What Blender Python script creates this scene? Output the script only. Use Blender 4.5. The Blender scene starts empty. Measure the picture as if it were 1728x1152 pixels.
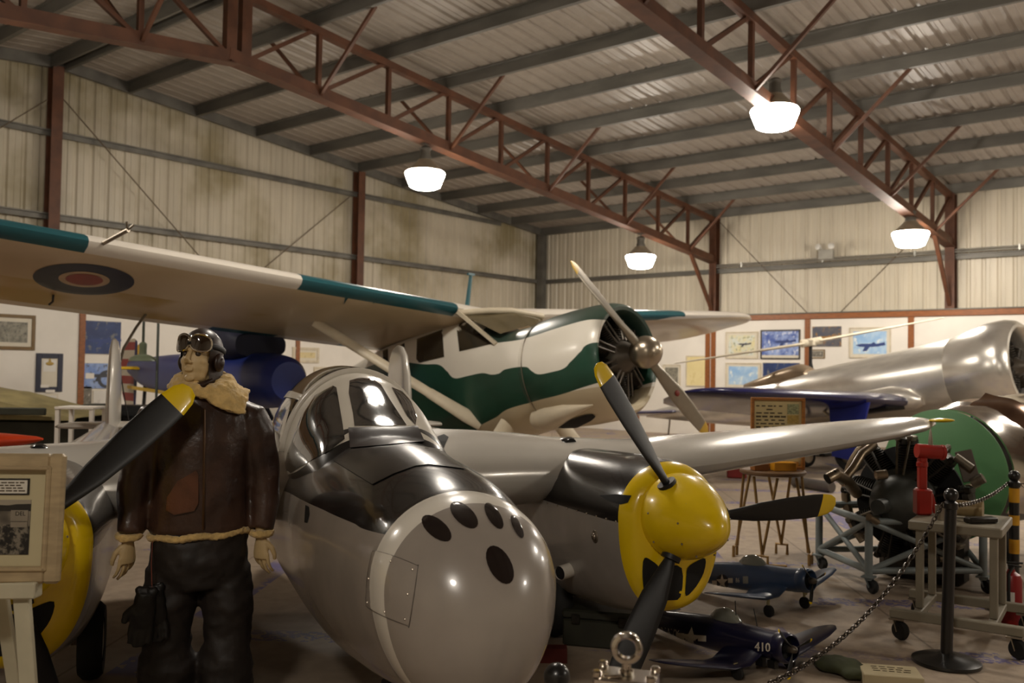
import bpy, bmesh, math, random
from mathutils import Vector, Matrix, noise
from mathutils.bvhtree import BVHTree
random.seed(7)
PI = math.pi
SC = bpy.context.scene
COL = SC.collection
sin, cos, pi = math.sin, math.cos, math.pi

# ------------------------------------------------------------------ camera
FPX, YAW, PITCH, ROLL, EYE = 1549.68, 0.6952, 0.0296, 0.016, 1.65
_f = Vector((-sin(YAW)*cos(PITCH), cos(YAW)*cos(PITCH), sin(PITCH)))
_r0 = Vector((cos(YAW), sin(YAW), 0)); _u0 = _r0.cross(_f)
CR = _r0*cos(ROLL) + _u0*sin(ROLL)
CU = -_r0*sin(ROLL) + _u0*cos(ROLL)
CF = _f
CAM = Vector((0, 0, EYE))
FH = Vector((-sin(YAW), cos(YAW), 0)); RH = Vector((cos(YAW), sin(YAW), 0)); UP = Vector((0, 0, 1))
def W(l, d, z): return RH*l + FH*d + UP*z            # lateral, distance, height -> world
def ray(px, py): return CF + CR*((px-864)/FPX) + CU*((576-py)/FPX)
def at(px, py, d):                                    # point seen at a pixel, at ground distance d
    r = ray(px, py); return CAM + r*(d/r.dot(FH))
def onz(px, py, z):
    r = ray(px, py); return CAM + r*((z-EYE)/r.z)
def onx(px, py, X):
    r = ray(px, py); return CAM + r*(X/r.x)
def ony(px, py, Y):
    r = ray(px, py); return CAM + r*(Y/r.y)
cam = bpy.data.cameras.new('camera'); camo = bpy.data.objects.new('camera', cam); COL.objects.link(camo)
cam.sensor_width = 36.0; cam.lens = FPX*36/1728; cam.clip_end = 200; cam.clip_start = .05
Mc = Matrix((CR, CU, -CF)).transposed().to_4x4(); Mc.translation = CAM
camo.matrix_world = Mc
cam.dof.use_dof = True; cam.dof.focus_distance = 4.1; cam.dof.aperture_fstop = 3.2
SC.camera = camo

# ------------------------------------------------------------------ materials
def lin(c):
    c = c/255.0
    return c/12.92 if c <= .04045 else ((c+.055)/1.055)**2.4
def rgb(r, g, b): return (lin(r), lin(g), lin(b), 1)
class E:                                              # tiny node-expression helper
    def __init__(s, nt, sock): s.nt, s.s = nt, sock
    def _m(s, op, *a):
        n = s.nt.nodes.new('ShaderNodeMath'); n.operation = op
        for i, x in enumerate((s,)+a):
            if isinstance(x, E): s.nt.links.new(x.s, n.inputs[i])
            else: n.inputs[i].default_value = x
        return E(s.nt, n.outputs[0])
    def __add__(s, o): return s._m('ADD', o)
    __radd__ = __add__
    def __sub__(s, o): return s._m('SUBTRACT', o)
    def __rsub__(s, o): return (s*-1.0)+o
    def __mul__(s, o): return s._m('MULTIPLY', o)
    __rmul__ = __mul__
    def __gt__(s, o): return s._m('GREATER_THAN', o)
    def __lt__(s, o): return s._m('LESS_THAN', o)
    def __and__(s, o): return s._m('MULTIPLY', o)
    def __or__(s, o): return s._m('MAXIMUM', o)
    def abs(s): return s._m('ABSOLUTE')
    def sin(s): return s._m('SINE')
    def frac(s): return s._m('FRACT')
    def floor(s): return s._m('FLOOR')
    def sm(s, a, b):                                  # smoothstep
        n = s.nt.nodes.new('ShaderNodeMapRange'); n.interpolation_type = 'SMOOTHSTEP'
        s.nt.links.new(s.s, n.inputs[0]); n.inputs[1].default_value = a; n.inputs[2].default_value = b
        return E(s.nt, n.outputs[0])
    def curve(s, pts):                                # piecewise smooth function through points
        xs = [p[0] for p in pts]; ys = [p[1] for p in pts]
        x0, x1, y0, y1 = min(xs), max(xs), min(ys), max(ys)
        if y1-y0 < 1e-5: y1 = y0+1e-3
        t = (s-x0)*(1/(x1-x0))
        n = s.nt.nodes.new('ShaderNodeFloatCurve'); c = n.mapping.curves[0]
        pp = sorted(((x-x0)/(x1-x0), (y-y0)/(y1-y0)) for x, y in pts)
        c.points[0].location = pp[0]; c.points[1].location = pp[-1]
        for p in pp[1:-1]: c.points.new(*p)
        
        for q in c.points: q.handle_type = 'AUTO_CLAMPED'
        n.mapping.update(); s.nt.links.new(t.s, n.inputs[1])
        return E(s.nt, n.outputs[0])*(y1-y0)+y0
class MatB:
    def __init__(s, name):
        s.m = bpy.data.materials.new(name); s.m.use_nodes = True; s.nt = s.m.node_tree
        s.b = s.nt.nodes['Principled BSDF']; s._xyz = None
    def xyz(s):
        if s._xyz is None:
            t = s.nt.nodes.new('ShaderNodeTexCoord'); q = s.nt.nodes.new('ShaderNodeSeparateXYZ')
            s.tc = t.outputs['Object']; s.nt.links.new(s.tc, q.inputs[0])
            s._xyz = [E(s.nt, o) for o in q.outputs]
        return s._xyz
    def noise(s, scale, detail=3, rough=.5, stretch=None):
        s.xyz(); n = s.nt.nodes.new('ShaderNodeTexNoise'); n.inputs['Scale'].default_value = scale
        n.inputs['Detail'].default_value = detail; n.inputs['Roughness'].default_value = rough
        v = s.tc
        if stretch:
            mp = s.nt.nodes.new('ShaderNodeMapping'); mp.inputs['Scale'].default_value = stretch
            s.nt.links.new(v, mp.inputs[0]); v = mp.outputs[0]
        s.nt.links.new(v, n.inputs['Vector']); return E(s.nt, n.outputs[0])
    def voro(s, scale, stretch=None, feat='F1'):
        s.xyz(); n = s.nt.nodes.new('ShaderNodeTexVoronoi'); n.inputs['Scale'].default_value = scale; n.feature = feat
        v = s.tc
        if stretch:
            mp = s.nt.nodes.new('ShaderNodeMapping'); mp.inputs['Scale'].default_value = stretch
            s.nt.links.new(v, mp.inputs[0]); v = mp.outputs[0]
        s.nt.links.new(v, n.inputs['Vector']); return E(s.nt, n.outputs[0])
    def col(s, c):
        n = s.nt.nodes.new('ShaderNodeRGB'); n.outputs[0].default_value = c; return E(s.nt, n.outputs[0])
    def mix(s, f, a, b):
        n = s.nt.nodes.new('ShaderNodeMix'); n.data_type = 'RGBA'
        for i, x in ((0, f), (6, a), (7, b)):
            if isinstance(x, E): s.nt.links.new(x.s, n.inputs[i])
            else: n.inputs[i].default_value = x
        return E(s.nt, n.outputs[2])
    def set(s, **k):
        names = dict(color='Base Color', rough='Roughness', metal='Metallic', spec='Specular IOR Level', coat='Coat Weight', coatr='Coat Roughness', sheen='Sheen Weight')
        for a, v in k.items():
            i = s.b.inputs[names[a]]
            if isinstance(v, E): s.nt.links.new(v.s, i)
            else: i.default_value = v
        return s
    def bump(s, h, strength=.3, dist=.01):
        n = s.nt.nodes.new('ShaderNodeBump'); n.inputs['Strength'].default_value = strength; n.inputs['Distance'].default_value = dist
        s.nt.links.new(h.s, n.inputs['Height']); s.nt.links.new(n.outputs[0], s.b.inputs['Normal']); return s
def mat(name, c, rough=.5, metal=0.0, var=.12, nscale=6, bump=0, bscale=60, coat=0, spec=.5, sheen=0, stretch=None):
    B = MatB(name)
    if var:
        n = B.noise(nscale, 4, stretch=stretch)
        B.set(color=B.mix(n.sm(.3, .7), tuple(x*(1-var) for x in c[:3])+(1,), tuple(min(1, x*(1+var)) for x in c[:3])+(1,)))
    else: B.set(color=c)
    B.set(rough=rough, metal=metal, coat=coat, spec=spec, sheen=sheen)
    if coat: B.set(coatr=.08)
    if bump: B.bump(B.noise(bscale, 4), bump)
    return B.m
def emit(name, c, st):
    m = bpy.data.materials.new(name); m.use_nodes = True; b = m.node_tree.nodes['Principled BSDF']
    b.inputs['Base Color'].default_value = (.8, .8, .8, 1); b.inputs['Emission Color'].default_value = c; b.inputs['Emission Strength'].default_value = st
    return m

# ------------------------------------------------------------------ mesh builder
def V(*a): return Vector(a)
def basis(d, up=None):
    d = Vector(d).normalized(); up = Vector(up) if up is not None else (UP if abs(d.z) < .95 else V(1, 0, 0))
    x = up.cross(d)
    if x.length < 1e-6: x = V(0, 1, 0).cross(d)
    x.normalize(); return x, d.cross(x), d
class MB:
    def __init__(s): s.v, s.f, s.m = [], [], []
    def add(s, vs, fs, mi=0):
        n = len(s.v); s.v += [Vector(p) for p in vs]; s.f += [tuple(i+n for i in f) for f in fs]; s.m += [mi]*len(fs); return s
    def loft(s, rings, mi=0, closed=True, cap=(True, True)):
        n = len(rings[0]); vs = [p for r in rings for p in r]; fs = []
        for i in range(len(rings)-1):
            for j in range(n if closed else n-1):
                k = (j+1) % n; fs.append((i*n+j, i*n+k, (i+1)*n+k, (i+1)*n+j))
        if closed and cap[0]: fs.append(tuple(range(n-1, -1, -1)))
        if closed and cap[1]: fs.append(tuple(range((len(rings)-1)*n, len(rings)*n)))
        return s.add(vs, fs, mi)
    def box(s, c, sz, R=None, mi=0, ch=0):            # chamfered box
        hx, hy, hz = [q/2 for q in sz]; c = Vector(c); ch = min(ch, hx*.9, hy*.9, hz*.9)
        T = (lambda p: c+(R @ Vector(p))) if R is not None else (lambda p: c+Vector(p))
        if ch <= 0:
            rs = [[T((x*hx, y*hy, z)) for x, y in ((-1, -1), (1, -1), (1, 1), (-1, 1))] for z in (-hz, hz)]
        else:
            def rg(ax, ay, z, k): return [T(p+(z,)) for p in ((-ax+k, -ay), (ax-k, -ay), (ax, -ay+k), (ax, ay-k), (ax-k, ay), (-ax+k, ay), (-ax, ay-k), (-ax, -ay+k))]
            rs = [rg(hx-ch, hy-ch, -hz, ch*.4), rg(hx, hy, -hz+ch, ch), rg(hx, hy, hz-ch, ch), rg(hx-ch, hy-ch, hz, ch*.4)]
        return s.loft(rs, mi)
    def beam(s, p, q, w, h, up=None, mi=0, ch=0):
        p, q = Vector(p), Vector(q); x, y, d = basis(q-p, up)
        return s.box((p+q)/2, (w, h, (q-p).length), Matrix((x, y, d)).transposed(), mi, ch)
    def tube(s, pts, r, n=10, mi=0, cap=True, closed=False, sc=(1, 1), up=None):
        pts = [Vector(p) for p in pts]; N = len(pts); rings = []; px = None
        for i, p in enumerate(pts):
            a = pts[(i-1) % N] if (closed or i > 0) else p; b = pts[(i+1) % N] if (closed or i < N-1) else p
            d = (b-a).normalized()
            if px is None: x, y, _ = basis(d, up)
            else:
                x = px-d*px.dot(d); x.normalize(); y = d.cross(x)
            px = x; rr = r[i] if isinstance(r, (list, tuple)) else r
            rings.append([p+(x*cos(2*PI*j/n)*sc[0]+y*sin(2*PI*j/n)*sc[1])*rr for j in range(n)])
        if closed: rings.append(rings[0])
        return s.loft(rings, mi, cap=(cap and not closed,)*2)
    def lathe(s, prof, o=(0, 0, 0), d=(0, 0, 1), n=32, mi=0, up=None, a0=0, a1=2*PI):
        o = Vector(o); x, y, d = basis(d, up); full = abs(a1-a0-2*PI) < 1e-6
        k = n if full else n+1
        rings = [[o+d*h+(x*cos(a0+(a1-a0)*j/n)+y*sin(a0+(a1-a0)*j/n))*max(r, 1e-4) for j in range(k)] for r, h in prof]
        return s.loft(rings, mi, closed=full, cap=(prof[0][0] < .002, prof[-1][0] < .002))
    def ball(s, c, r, n=16, mi=0, sc=(1, 1, 1), R=None):
        c = Vector(c); rings = []
        for i in range(n//2+1):
            a = -PI/2+PI*i/(n//2); rr = max(cos(a), 1e-3)
            ring = [Vector((cos(2*PI*j/n)*rr*sc[0], sin(2*PI*j/n)*rr*sc[1], sin(a)*sc[2]))*r for j in range(n)]
            rings.append([c+(R @ p if R is not None else p) for p in ring])
        return s.loft(rings, mi)
    def torus(s, c, R_, r, d=(0, 0, 1), n=32, k=12, mi=0):
        x, y, d = basis(d); c = Vector(c)
        return s.tube([c+(x*cos(2*PI*i/n)+y*sin(2*PI*i/n))*R_ for i in range(n)], r, k, mi, closed=True)
    def prism(s, pts, ext, mi=0):
        pts = [Vector(p) for p in pts]; ext = Vector(ext); return s.loft([pts, [p+ext for p in pts]], mi)
    def poly(s, pts, mi=0): return s.add(pts, [tuple(range(len(pts)))], mi)
    def surf(s, fn, nu, nv, mi=0, closed=True):
        return s.loft([[fn(i/nu, j/nv) for j in range(nv if closed else nv+1)] for i in range(nu+1)], mi, closed)
    def bvh(s):
        return BVHTree.FromPolygons([tuple(p) for p in s.v], s.f)
    def build(s, name, mats, parent=None, ang=38, org=None, smooth=True):
        me = bpy.data.meshes.new(name); vs = s.v
        off = V(0, 0, 0)
        if parent is None:
            lo = [min(p[i] for p in vs) for i in range(3)]; hi = [max(p[i] for p in vs) for i in range(3)]
            off = V((lo[0]+hi[0])/2, (lo[1]+hi[1])/2, lo[2]) if org is None else Vector(org)
        me.from_pydata([tuple(p-off) for p in vs], [], s.f)
        if not isinstance(mats, (list, tuple)): mats = [mats]
        for m in mats: me.materials.append(m)
        if len(mats) > 1: me.polygons.foreach_set('material_index', s.m)
        bm = bmesh.new(); bm.from_mesh(me); bmesh.ops.recalc_face_normals(bm, faces=bm.faces); bm.to_mesh(me); bm.free()
        if smooth:
            me.polygons.foreach_set('use_smooth', [True]*len(me.polygons)); me.set_sharp_from_angle(angle=math.radians(ang))
        me.update()
        o = bpy.data.objects.new(name, me); COL.objects.link(o); o.location = off
        if parent is not None: o.parent = parent
        return o
def tag(o, label, cat=None, group=None, kind=None):
    if label: o['label'] = label
    if cat: o['category'] = cat
    if group: o['group'] = group
    if kind: o['kind'] = kind
    return o
def thing(name, label, cat, M=None, group=None):
    o = bpy.data.objects.new(name, None); COL.objects.link(o); o.empty_display_size = .2
    if M is not None: o.matrix_world = M if isinstance(M, Matrix) else Matrix.Translation(Vector(M))
    return tag(o, label, cat, group)
def struct(o, label): return tag(o, label, 'building part', kind='structure')
def dup(root, M, label=None):
    r = root.copy(); COL.objects.link(r); r.matrix_world = M if isinstance(M, Matrix) else Matrix.Translation(Vector(M))
    if label: r['label'] = label
    for c in list(root.children):
        k = c.copy(); COL.objects.link(k); k.parent = r
        for g in list(c.children):
            q = g.copy(); COL.objects.link(q); q.parent = k
    return r
def frame(O, psi, pit=0.0, rol=0.0):                  # pose: nose psi to the right of "towards the camera"
    f = RH*sin(psi)*cos(pit)-FH*cos(psi)*cos(pit)+UP*sin(pit); s = UP.cross(f).normalized(); u = f.cross(s)
    s, u = s*cos(rol)+u*sin(rol), u*cos(rol)-s*sin(rol)
    M = Matrix((f, s, u)).transposed().to_4x4(); M.translation = O; return M
def interp(tab, x):                                   # smooth interpolation of a table of rows sorted by first column
    tab = sorted(tab)
    if x <= tab[0][0]: return tab[0][1:]
    if x >= tab[-1][0]: return tab[-1][1:]
    for i in range(len(tab)-1):
        if tab[i][0] <= x <= tab[i+1][0]:
            a, b = tab[i], tab[i+1]; h = b[0]-a[0]; t = (x-a[0])/h; out = []
            p = tab[i-1] if i > 0 else None; q = tab[i+2] if i+2 < len(tab) else None
            for k in range(1, len(a)):
                m = (b[k]-a[k])/h
                def sl(u, v, w):
                    s1 = (v[k]-u[k])/(v[0]-u[0]); s2 = (w[k]-v[k])/(w[0]-v[0])
                    return 0 if s1*s2 <= 0 else 2*s1*s2/(s1+s2)
                m0 = sl(p, a, b) if p else m; m1 = sl(a, b, q) if q else m
                t2, t3 = t*t, t*t*t
                out.append((2*t3-3*t2+1)*a[k]+(t3-2*t2+t)*h*m0+(-2*t3+3*t2)*b[k]+(t3-t2)*h*m1)
            return tuple(out)
def sgp(c, e): return math.copysign(abs(c)**e, c)
def oval(x, a, zc, bt, bb, nt=2., nb=2., yc=0., n=64): # fuselage cross-section
    r = []
    for j in range(n):
        t = 2*PI*j/n; e = 2/(nt if sin(t) >= 0 else nb)
        r.append(V(x, yc+a*sgp(cos(t), e), zc+(bt if sin(t) >= 0 else bb)*sgp(sin(t), e)))
    return r
def airfoil(c, th, camber=.03, n=14):                 # list of (x back from LE, z); closed loop from TE over top to LE to bottom
    up, lo = [], []
    for i in range(n+1):
        x = (1-cos(PI*i/n))/2
        t = 5*th*(.2969*math.sqrt(x)-.126*x-.3516*x*x+.2843*x**3-.1036*x**4); y = camber*4*x*(1-x)
        up.append((x*c, (y+t)*c)); lo.append((x*c, (y-t)*c))
    return up[::-1]+lo[1:-1]
def wing(mb, secs, mi=0):                             # secs: (y, xLE, zLE, chord, th, twist)
    rings = []
    for (y, xl, zl, c, th, tw) in secs:
        rings.append([V(xl-px*cos(tw)+pz*sin(tw), y, zl+pz-px*sin(tw)) for px, pz in airfoil(c, th)])
    return mb.loft(rings, mi)
class Proj:                                           # measured outline -> points on a surface of the model
    def __init__(s, mb, M): s.b = mb.bvh(); s.c = mb.v[::7]; s.M = M; s.I = M.inverted(); s.o = s.I @ CAM
    def hit(s, px, py, off=0.0):
        d = (s.I.to_3x3() @ ray(px, py)).normalized()
        p, nrm, i, dist = s.b.ray_cast(s.o, d)
        if p is None: return None
        if nrm.dot(d) > 0: nrm = -nrm
        return p+nrm*off
    def near(s, px, py, off):                         # like hit, but beside the silhouette takes the closest surface point
        h = s.hit(px, py, off)
        if h is not None: return h
        d = (s.I.to_3x3() @ ray(px, py)).normalized(); best = None; c = sum((Vector(p) for p in s.c), V(0, 0, 0))/len(s.c); t0 = (c-s.o).dot(d)
        for rng in (1.0, .12):
            for k in range(-20, 21):
                p, nrm, i, dist = s.b.find_nearest(s.o+d*(t0+rng*k/8))
                if best is None or dist < best[0]: best = (dist, p, nrm, t0+rng*k/8)
            t0 = best[3]
        return best[1]+best[2]*off
    def patch(s, pts, off=.004, rings=7, mi=0, mb=None, dens=4):
        mb = mb or MB(); q = []
        for i in range(len(pts)):
            a, b = pts[i], pts[(i+1) % len(pts)]
            for k in range(dens): q.append((a[0]+(b[0]-a[0])*k/dens, a[1]+(b[1]-a[1])*k/dens))
        cx = sum(p[0] for p in q)/len(q); cy = sum(p[1] for p in q)/len(q); rs = []
        for k in range(rings+1):
            t = max(k/rings, .02); ring = []
            for x, y in q:
                ring.append(s.near(cx+(x-cx)*t, cy+(y-cy)*t, off))
            rs.append(ring)
        edge = [p-(p-s.o).normalized()*-off*1.5 for p in rs[-1]]
        rs.append(edge)
        return mb.loft(rs, mi, cap=(True, False))
def smoothpts(pts, n=4):                              # closed Catmull-Rom
    out = []; N = len(pts)
    for i in range(N):
        a, b, c, d = [pts[(i+k) % N] for k in (-1, 0, 1, 2)]
        for k in range(n):
            t = k/n
            out.append(tuple(.5*((2*b[j])+(-a[j]+c[j])*t+(2*a[j]-5*b[j]+4*c[j]-d[j])*t*t+(-a[j]+3*b[j]-3*c[j]+d[j])*t**3) for j in range(2)))
    return out
def ell(cx, cy, a, b, rot=0, n=20):
    return [(cx+a*cos(t)*cos(rot)-b*sin(t)*sin(rot), cy+a*cos(t)*sin(rot)+b*sin(t)*cos(rot)) for t in [2*PI*i/n for i in range(n)]]
def text_mesh(txt, size=1, res=3, sp=1.0):            # 2-D lettering outline -> (verts, faces)
    cu = bpy.data.curves.new('t', 'FONT'); cu.body = txt; cu.size = size; cu.resolution_u = res; cu.align_x = 'CENTER'; cu.align_y = 'CENTER'; cu.space_character = sp
    o = bpy.data.objects.new('t', cu); COL.objects.link(o)
    dg = bpy.context.evaluated_depsgraph_get(); me = bpy.data.meshes.new_from_object(o.evaluated_get(dg))
    vs = [v.co.copy() for v in me.vertices]; fs = [tuple(p.vertices) for p in me.polygons]
    bpy.data.objects.remove(o); bpy.data.curves.remove(cu); bpy.data.meshes.remove(me)
    return vs, fs
def text_on(mb, txt, o, x, y, size, mi=0, sp=1.0, bold=0):
    o, x, y = Vector(o), Vector(x).normalized(), Vector(y).normalized()
    vs, fs = text_mesh(txt, size, sp=sp); return mb.add([o+x*p.x+y*p.y for p in vs], fs, mi)
def star(cx, cy, r, sx=1.0, rot=0):
    return [(cx+sx*r*(1 if i % 2 == 0 else .4)*sin(rot+PI*i/5), cy-r*(1 if i % 2 == 0 else .4)*cos(rot+PI*i/5)) for i in range(10)]
def remesh(mb, name, mats, parent, vox, smooth_it=6, fn=None):
    o = mb.build(name, mats, parent)
    md = o.modifiers.new('r', 'REMESH'); md.mode = 'VOXEL'; md.voxel_size = vox; md.use_smooth_shade = True
    if smooth_it:
        sm = o.modifiers.new('s', 'SMOOTH'); sm.iterations = smooth_it; sm.factor = .5
    dg = bpy.context.evaluated_depsgraph_get(); dg.update(); me = bpy.data.meshes.new_from_object(o.evaluated_get(dg))
    o.modifiers.clear(); old = o.data; o.data = me; bpy.data.meshes.remove(old); me.name = name
    if not me.materials:
        for m in (mats if isinstance(mats, (list, tuple)) else [mats]): me.materials.append(m)
    if fn:
        for v in me.vertices: v.co = fn(v.co.copy(), v.normal.copy())
    me.polygons.foreach_set('use_smooth', [True]*len(me.polygons)); me.update()
    return o
# ------------------------------------------------------------------ hangar shell
XL, XR, YB, YR, YF = -16.986, 11.69, 21.683, 7.327, -7.03
ZE, ZR, BAY, PS = 5.652, 6.957, 5.7356, 1.4356
def zlow(y): return ZR-(ZR-ZE)*abs(y-YR)/(YB-YR)      # underside of the purlins
def zroof(y): return zlow(y)+.2
def sheet_mat(name, base, stain):
    B = MatB(name); x, y, z = B.xyz(); n = B.noise(1.3, 5, .6, stretch=(3, 3, .35)); m = B.noise(.5, 4, .55)
    c = B.mix(n.sm(.3, .75), base, tuple(q*.86 for q in base[:3])+(1,))
    if stain: c = B.mix((m.sm(.42, .7) & z.sm(1.2, 3.9))*.75, c, rgb(122, 108, 62))
    return B.set(color=c, rough=.42, metal=0.0, spec=.35).m
M_wall = sheet_mat('wall sheet steel', rgb(198, 188, 168), True)
M_wallb = sheet_mat('back wall sheet steel', rgb(204, 194, 174), False)
M_roof = sheet_mat('roof sheet steel', rgb(152, 142, 131), False)
M_galv = mat('galvanised steel', rgb(104, 101, 94), .55, .25, .2, 3, stretch=(.3, 1, 1))
M_rust = mat('red oxide steel', rgb(90, 54, 33), .6, 0, .22, 4)
M_wood = mat('varnished trim wood', rgb(134, 78, 34), .45, 0, .2, 8, stretch=(1, 1, 6))
M_panel = mat('white wall board', rgb(226, 220, 210), .6, 0, .03, 2)
M_rod = mat('dull steel rod', rgb(96, 80, 62), .6, .3)
M_zinc = mat('bright conduit', rgb(170, 168, 160), .35, .8)
def ribs(a, b, out):                                  # trapezoid ribs of a wall panel
    pts = []; n = int((b-a)/.305)
    for i in range(n):
        t = a+i*.305
        pts += [(t, 0), (t+.03, out), (t+.07, out), (t+.1, 0), (t+.165, 0), (t+.175, out*.25), (t+.2, out*.25), (t+.21, 0)]
    return pts+[(b, 0)]
def sheet_wall(name, m, side, label):
    mb = MB()
    if side in ('L', 'R'):
        X = XL-.16 if side == 'L' else XR+.16; o = -.032 if side == 'L' else .032
        pr = ribs(YF-.16, YB+.16, o); rows = [[V(X+d, y, -.02) for y, d in pr], [V(X+d, y, zroof(y)+.02) for y, d in pr]]
    else:
        Y = YB+.16 if side == 'B' else YF-.16; o = .032 if side == 'B' else -.032
        pr = ribs(XL-.16, XR+.16, o); rows = [[V(x, Y+d, -.02) for x, d in pr], [V(x, Y+d, ZE+.22) for x, d in pr]]
    mb.loft(rows, closed=False); return struct(mb.build(name, m, ang=20), label)
sheet_wall('wall_left', M_wall, 'L', 'stained corrugated steel gable wall on the left')
sheet_wall('wall_back', M_wallb, 'B', 'pale corrugated steel wall at the back of the hangar')
sheet_wall('wall_right', M_wallb, 'R', 'corrugated steel gable wall on the right, out of view')
sheet_wall('wall_front', M_wallb, 'F', 'corrugated steel wall behind the photographer')
mb = MB(); pr = ribs(XL-.2, XR+.2, .03)
mb.loft([[V(x, y, zroof(y)+d) for x, d in pr] for y in (YF-.2, YR, YB+.2)], closed=False)
struct(mb.build('ceiling', M_roof, ang=20), 'ribbed steel roof sheets above the purlins')
# floor: bare slab with large sheets of printed paper laid over it
B = MatB('floor paper and concrete'); x, y, z = B.xyz()
n1 = B.noise(.35, 4); n2 = B.noise(9, 5, .6)
cb = B.mix(n1.sm(.35, .65), rgb(150, 134, 116), rgb(178, 160, 140)); cb = B.mix(n2.sm(.35, .7)*.4, cb, rgb(118, 106, 94))
u = x*.80+y*.60; w = y*.80-x*.60
seam = ((u*.41).frac()-.5).abs() > .4965; seam2 = ((w*.27).frac()-.5).abs() > .4975
cb = B.mix((seam | seam2)*.5, cb, rgb(84, 74, 66))
row = ((w*.8).frac()-.5).abs() < .085
let = B.voro(11, (.80, .80, 1)); gate = B.noise(1.1, 2).sm(.46, .54)
ink = (let > .36) & row & gate & (B.noise(30, 2) > .46)
row2 = ((u*.55).frac()-.5).abs() < .06
ink2 = (B.voro(15) > .33) & row2 & B.noise(.9, 2).sm(.52, .58)
cb = B.mix((ink | ink2)*.75, cb, rgb(82, 80, 134))
B.set(color=cb, rough=.62, spec=.3)
mb = MB(); mb.box(((XL+XR)/2, (YB+YF)/2, -.1), (XR-XL+.6, YB-YF+.6, .2)); o = struct(mb.build('floor', B.m, smooth=False), 'beige floor covered with sheets of blue printed paper')
# purlins, rake beams, eave struts
def zbeam(y, name, lab):
    mb = MB(); z = zlow(y); mb.box(((XL+XR)/2, y, z+.1), (XR-XL, .022, .2))
    mb.box(((XL+XR)/2, y+.032, z+.011), (XR-XL, .064, .022)); mb.box(((XL+XR)/2, y-.032, z+.19), (XR-XL, .064, .018)); struct(mb.build(name, M_galv, ang=20), lab)
for k in range(0, 11): zbeam(YB-.08-PS*k if k < 10 else YR+.12, 'ceiling_purlin', 'grey steel purlin under the far roof slope')
for k in range(0, 11): zbeam(YF+.08+PS*k if k < 10 else YR-.12, 'ceiling_purlin', 'grey steel purlin under the near roof slope')
for X in (XL+.03, XR-.03):
    mb = MB()
    for a, b in ((YF, YR), (YR, YB)): mb.beam((X, a, zlow(a)+.1), (X, b, zlow(b)+.1), .07, .2)
    struct(mb.build('ceiling_rake_beam', M_galv), 'grey steel rake beam along the top of a gable wall')
# columns
def column(x, y, ztop, ax):
    mb = MB(); w, d = .2, .2
    if ax == 'y': mb.box((x, y-d/2+.0, ztop/2), (w, .014, ztop)); mb.box((x, y+d/2, ztop/2), (w, .014, ztop)); mb.box((x, y, ztop/2), (.012, d, ztop))
    else: mb.box((x-d/2, y, ztop/2), (.014, w, ztop)); mb.box((x+d/2, y, ztop/2), (.014, w, ztop)); mb.box((x, y, ztop/2), (d, .012, ztop))
    return mb
for i in range(1, 5):
    struct(column(XL+BAY*i, YB-.02, ZE, 'y').build('wall_column', M_rust), 'red oxide steel column on the back wall')
    struct(column(XL+BAY*i, YF+.02, ZE, 'y').build('wall_column', M_rust), 'red oxide steel column behind the photographer')
for y in (YR, YR+(YB-YR)/2, YR-(YB-YR)/2):
    struct(column(XL+.02, y, zlow(y)+.02, 'x').build('wall_column', M_rust), 'red oxide steel column on the left gable wall')
mb = MB(); mb.box((XL+.06, YB-.06, ZE/2+.05), (.2, .2, ZE+.1)); struct(mb.build('wall_corner_column', M_galv), 'grey steel column in the far corner')
# girts
def girt(p, q, label, m=M_galv):
    mb = MB(); p, q = Vector(p), Vector(q); mb.beam(p, q, .12, .025); mb.beam(p+V(0, 0, -.05), q+V(0, 0, -.05), .02, .1); struct(mb.build('wall_girt', m), label)
for z in (4.31, 5.82):
    dy = (ZR-z)/(ZR-ZE)*(YB-YR) if z > ZE else YB-YR
    girt((XL-.04, YR-dy, z), (XL-.04, YR+dy, z), 'grey steel girt along the left wall at %.1f metres' % z)
girt((XL, YB+.04, 4.31), (XR, YB+.04, 4.31), 'grey steel girt along the back wall')
# white boards, trim and battens
def board(p0, p1, n, k, label):
    mb = MB(); a, b = Vector(p0), Vector(p1); c = (a+b)/2; d = b-a
    mb.box((c.x, c.y, 1.5), (max(abs(d.x), .03), max(abs(d.y), .03), 3.0)); struct(mb.build('wall_board', M_panel, smooth=False), label)
board((XL+.16, YF, 0), (XL+.16, YB, 0), 0, 0, 'white wall boards lining the lower left wall')
board((XL, YB-.16, 0), (XR, YB-.16, 0), 0, 0, 'white wall boards lining the lower back wall')
mb = MB(); mb.box(((XL+XR)/2, YB-.185, 3.02), (XR-XL, .06, .13), ch=.006); struct(mb.build('trim_1', M_wood), 'brown wood rail along the top of the back wall boards')
mb = MB(); mb.box(((XL+XR)/2, YB-.06, 3.10), (XR-XL, .32, .03), ch=.006); struct(mb.build('trim_2', M_galv), 'grey flashing above the wood rail of the back wall')
mb = MB(); mb.box((XL+.185, (YF+YB)/2, 3.02), (.06, YB-YF, .13), ch=.006); struct(mb.build('trim_3', M_wood), 'brown wood rail along the top of the left wall boards')
q = 4
for X in [XL+BAY+.19+2.38*i for i in (-3, -2, -1, 1, 2, 3, 4, 5)]+[XL+BAY-.08, XL+BAY+.08]:
    mb = MB(); mb.box((X, YB-.19, 1.48), (.13, .03, 2.96), ch=.004); struct(mb.build('trim_%d' % q, M_wood), 'brown wood batten between the boards of the back wall'); q += 1
for Y in [7.86+2.41*i for i in (-3, -2, -1, 0, 1, 2, 3, 4)]:
    mb = MB(); mb.box((XL+.19, Y, 1.48), (.03, .11, 2.96), ch=.004); struct(mb.build('trim_%d' % q, M_wood), 'brown wood batten between the boards of the left wall'); q += 1
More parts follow.
